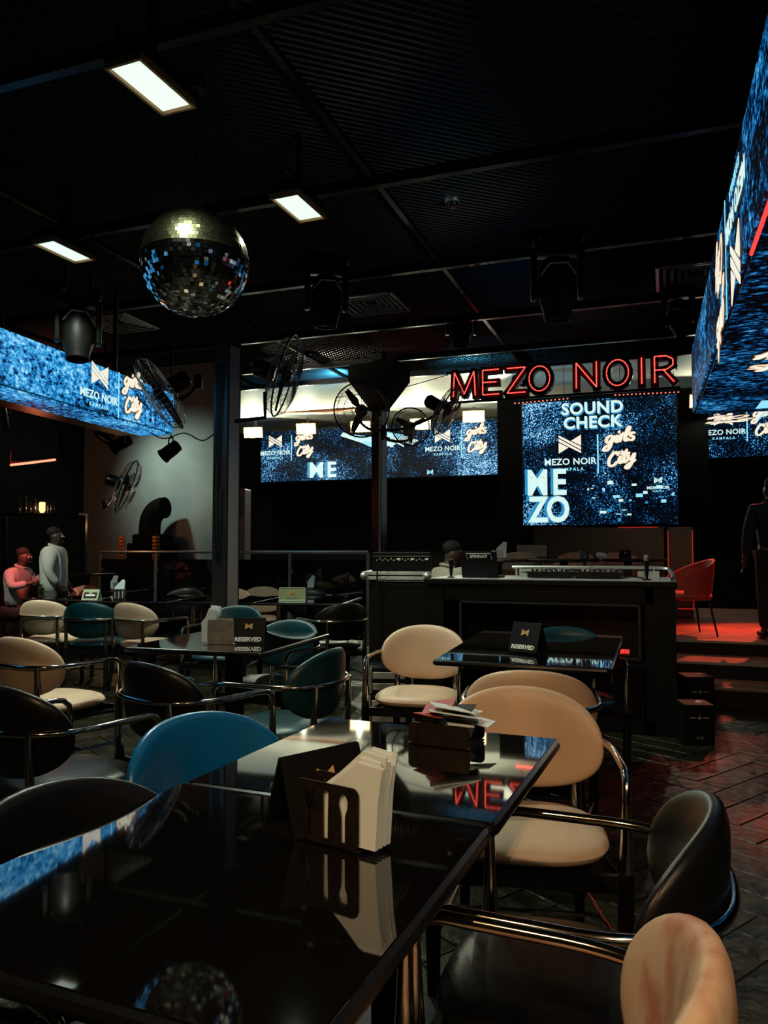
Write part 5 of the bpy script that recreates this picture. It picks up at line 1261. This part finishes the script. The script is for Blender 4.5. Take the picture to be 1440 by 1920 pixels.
lp = thing('table_lamp', 'small glowing lamp on the dark bar shelf', 'lamp', (-8.536, 8.865, 1.869))
b = MB(); b.lathe([(0.03, 0), (0.03, 0.02), (0.045, 0.03), (0.045, 0.15), (0.03, 0.16)], 12); b.build('shade', 'warm_glow', lp, True); b = MB(); b.lathe([(0.05, 0.16), (0.02, 0.19)], 12); b.build('cap', 'black_metal', lp)
light('lamp_glow', 'POINT', lp, (0, -0.1, 0.1), 2.0, (1, 0.6, 0.25), 0.05)
random.seed(8)
for k, px_ in enumerate(((-8.890, 8.790, 1.871), (-8.802, 8.822, 1.871), (-8.735, 8.846, 1.871), (-8.669, 8.870, 1.871), (-8.478, 8.939, 1.871), (-8.434, 8.955, 1.871))):
    b = MB(); h_ = random.uniform(.16, .24); b.lathe([(0.03, 0), (0.034, 0.01), (0.034, h_ * .6), (0.012, h_ * .75), (0.012, h_), (0.001, h_)], 10); o = tag(b.build('bottle', 'glass_panel', None, True), 'dark bottle on the bar shelf, ' + ('leftmost of the six', 'second from the left', 'third from the left', 'just left of the small lamp', 'just right of the small lamp', 'rightmost of the six')[k], 'bottle', 'bottles on the dark bar shelf'); o.location = px_
rs = (-8.183, 8.089, 0.000)
t = thing('bar_stool_table', 'high dark side table beside the red-lit person', 'table', (rs[0] + 0.42, rs[1] + 0.85, 0), 0)
b = MB(); b.bbox((0, 0, 0.98), (0.6, 0.5, 0.04), 0.006); b.build('tabletop', 'black_satin', t); b = MB(); b.tube([(0, 0, 0), (0, 0, 0.97)], 0.035, 10); b.build('pedestal', 'black_metal', t); b = MB(); b.lathe([(0.24, 0), (0.24, 0.02), (0.04, 0.04)], 18); b.build('base_plate', 'black_metal', t)
b = MB(); b.bbox((0, 0, 0.45), (0.46, 0.44, 0.06), 0.02); b2 = thing('stool', 'black stool under the red-lit person', 'stool', (rs[0] - 0.02, rs[1], 0), 0); b.build('seat', 'black_satin', b2)
for sx in (-1, 1):
    for sy in (-1, 1):
        b = MB(); b.tube([(sx * .18, sy * .17, .42), (sx * .2, sy * .19, 0)], 0.014, 6); b.build('leg', 'black_metal', b2)
par_can('added red spotlight reddening the person at the far left seats', (rs[0] + 0.9, rs[1] - 1.2, 2.9), 217, 52, None, 420, (1.0, 0.03, 0.025), 34)  # spot added to redden the person below the tube light
# loose cables
for pts, nm in (([(-6.234, 8.160, 2.892), (-5.886, 8.074, 2.726), (-5.401, 7.825, 2.733), (-4.907, 7.472, 2.572), (-4.471, 7.099, 2.616)], 'black cable slung between the left LED box and the thick column'), ([(-5.373, 12.304, 3.998), (-4.407, 12.656, 4.140), (-3.581, 13.169, 4.440)], 'thin wire slung across the lit white ceiling')):
    b = MB(); b.tube(catmull(pts, 6), 0.008, 5); tag(b.build('cable', 'black_plastic', None, True), nm, 'cable')
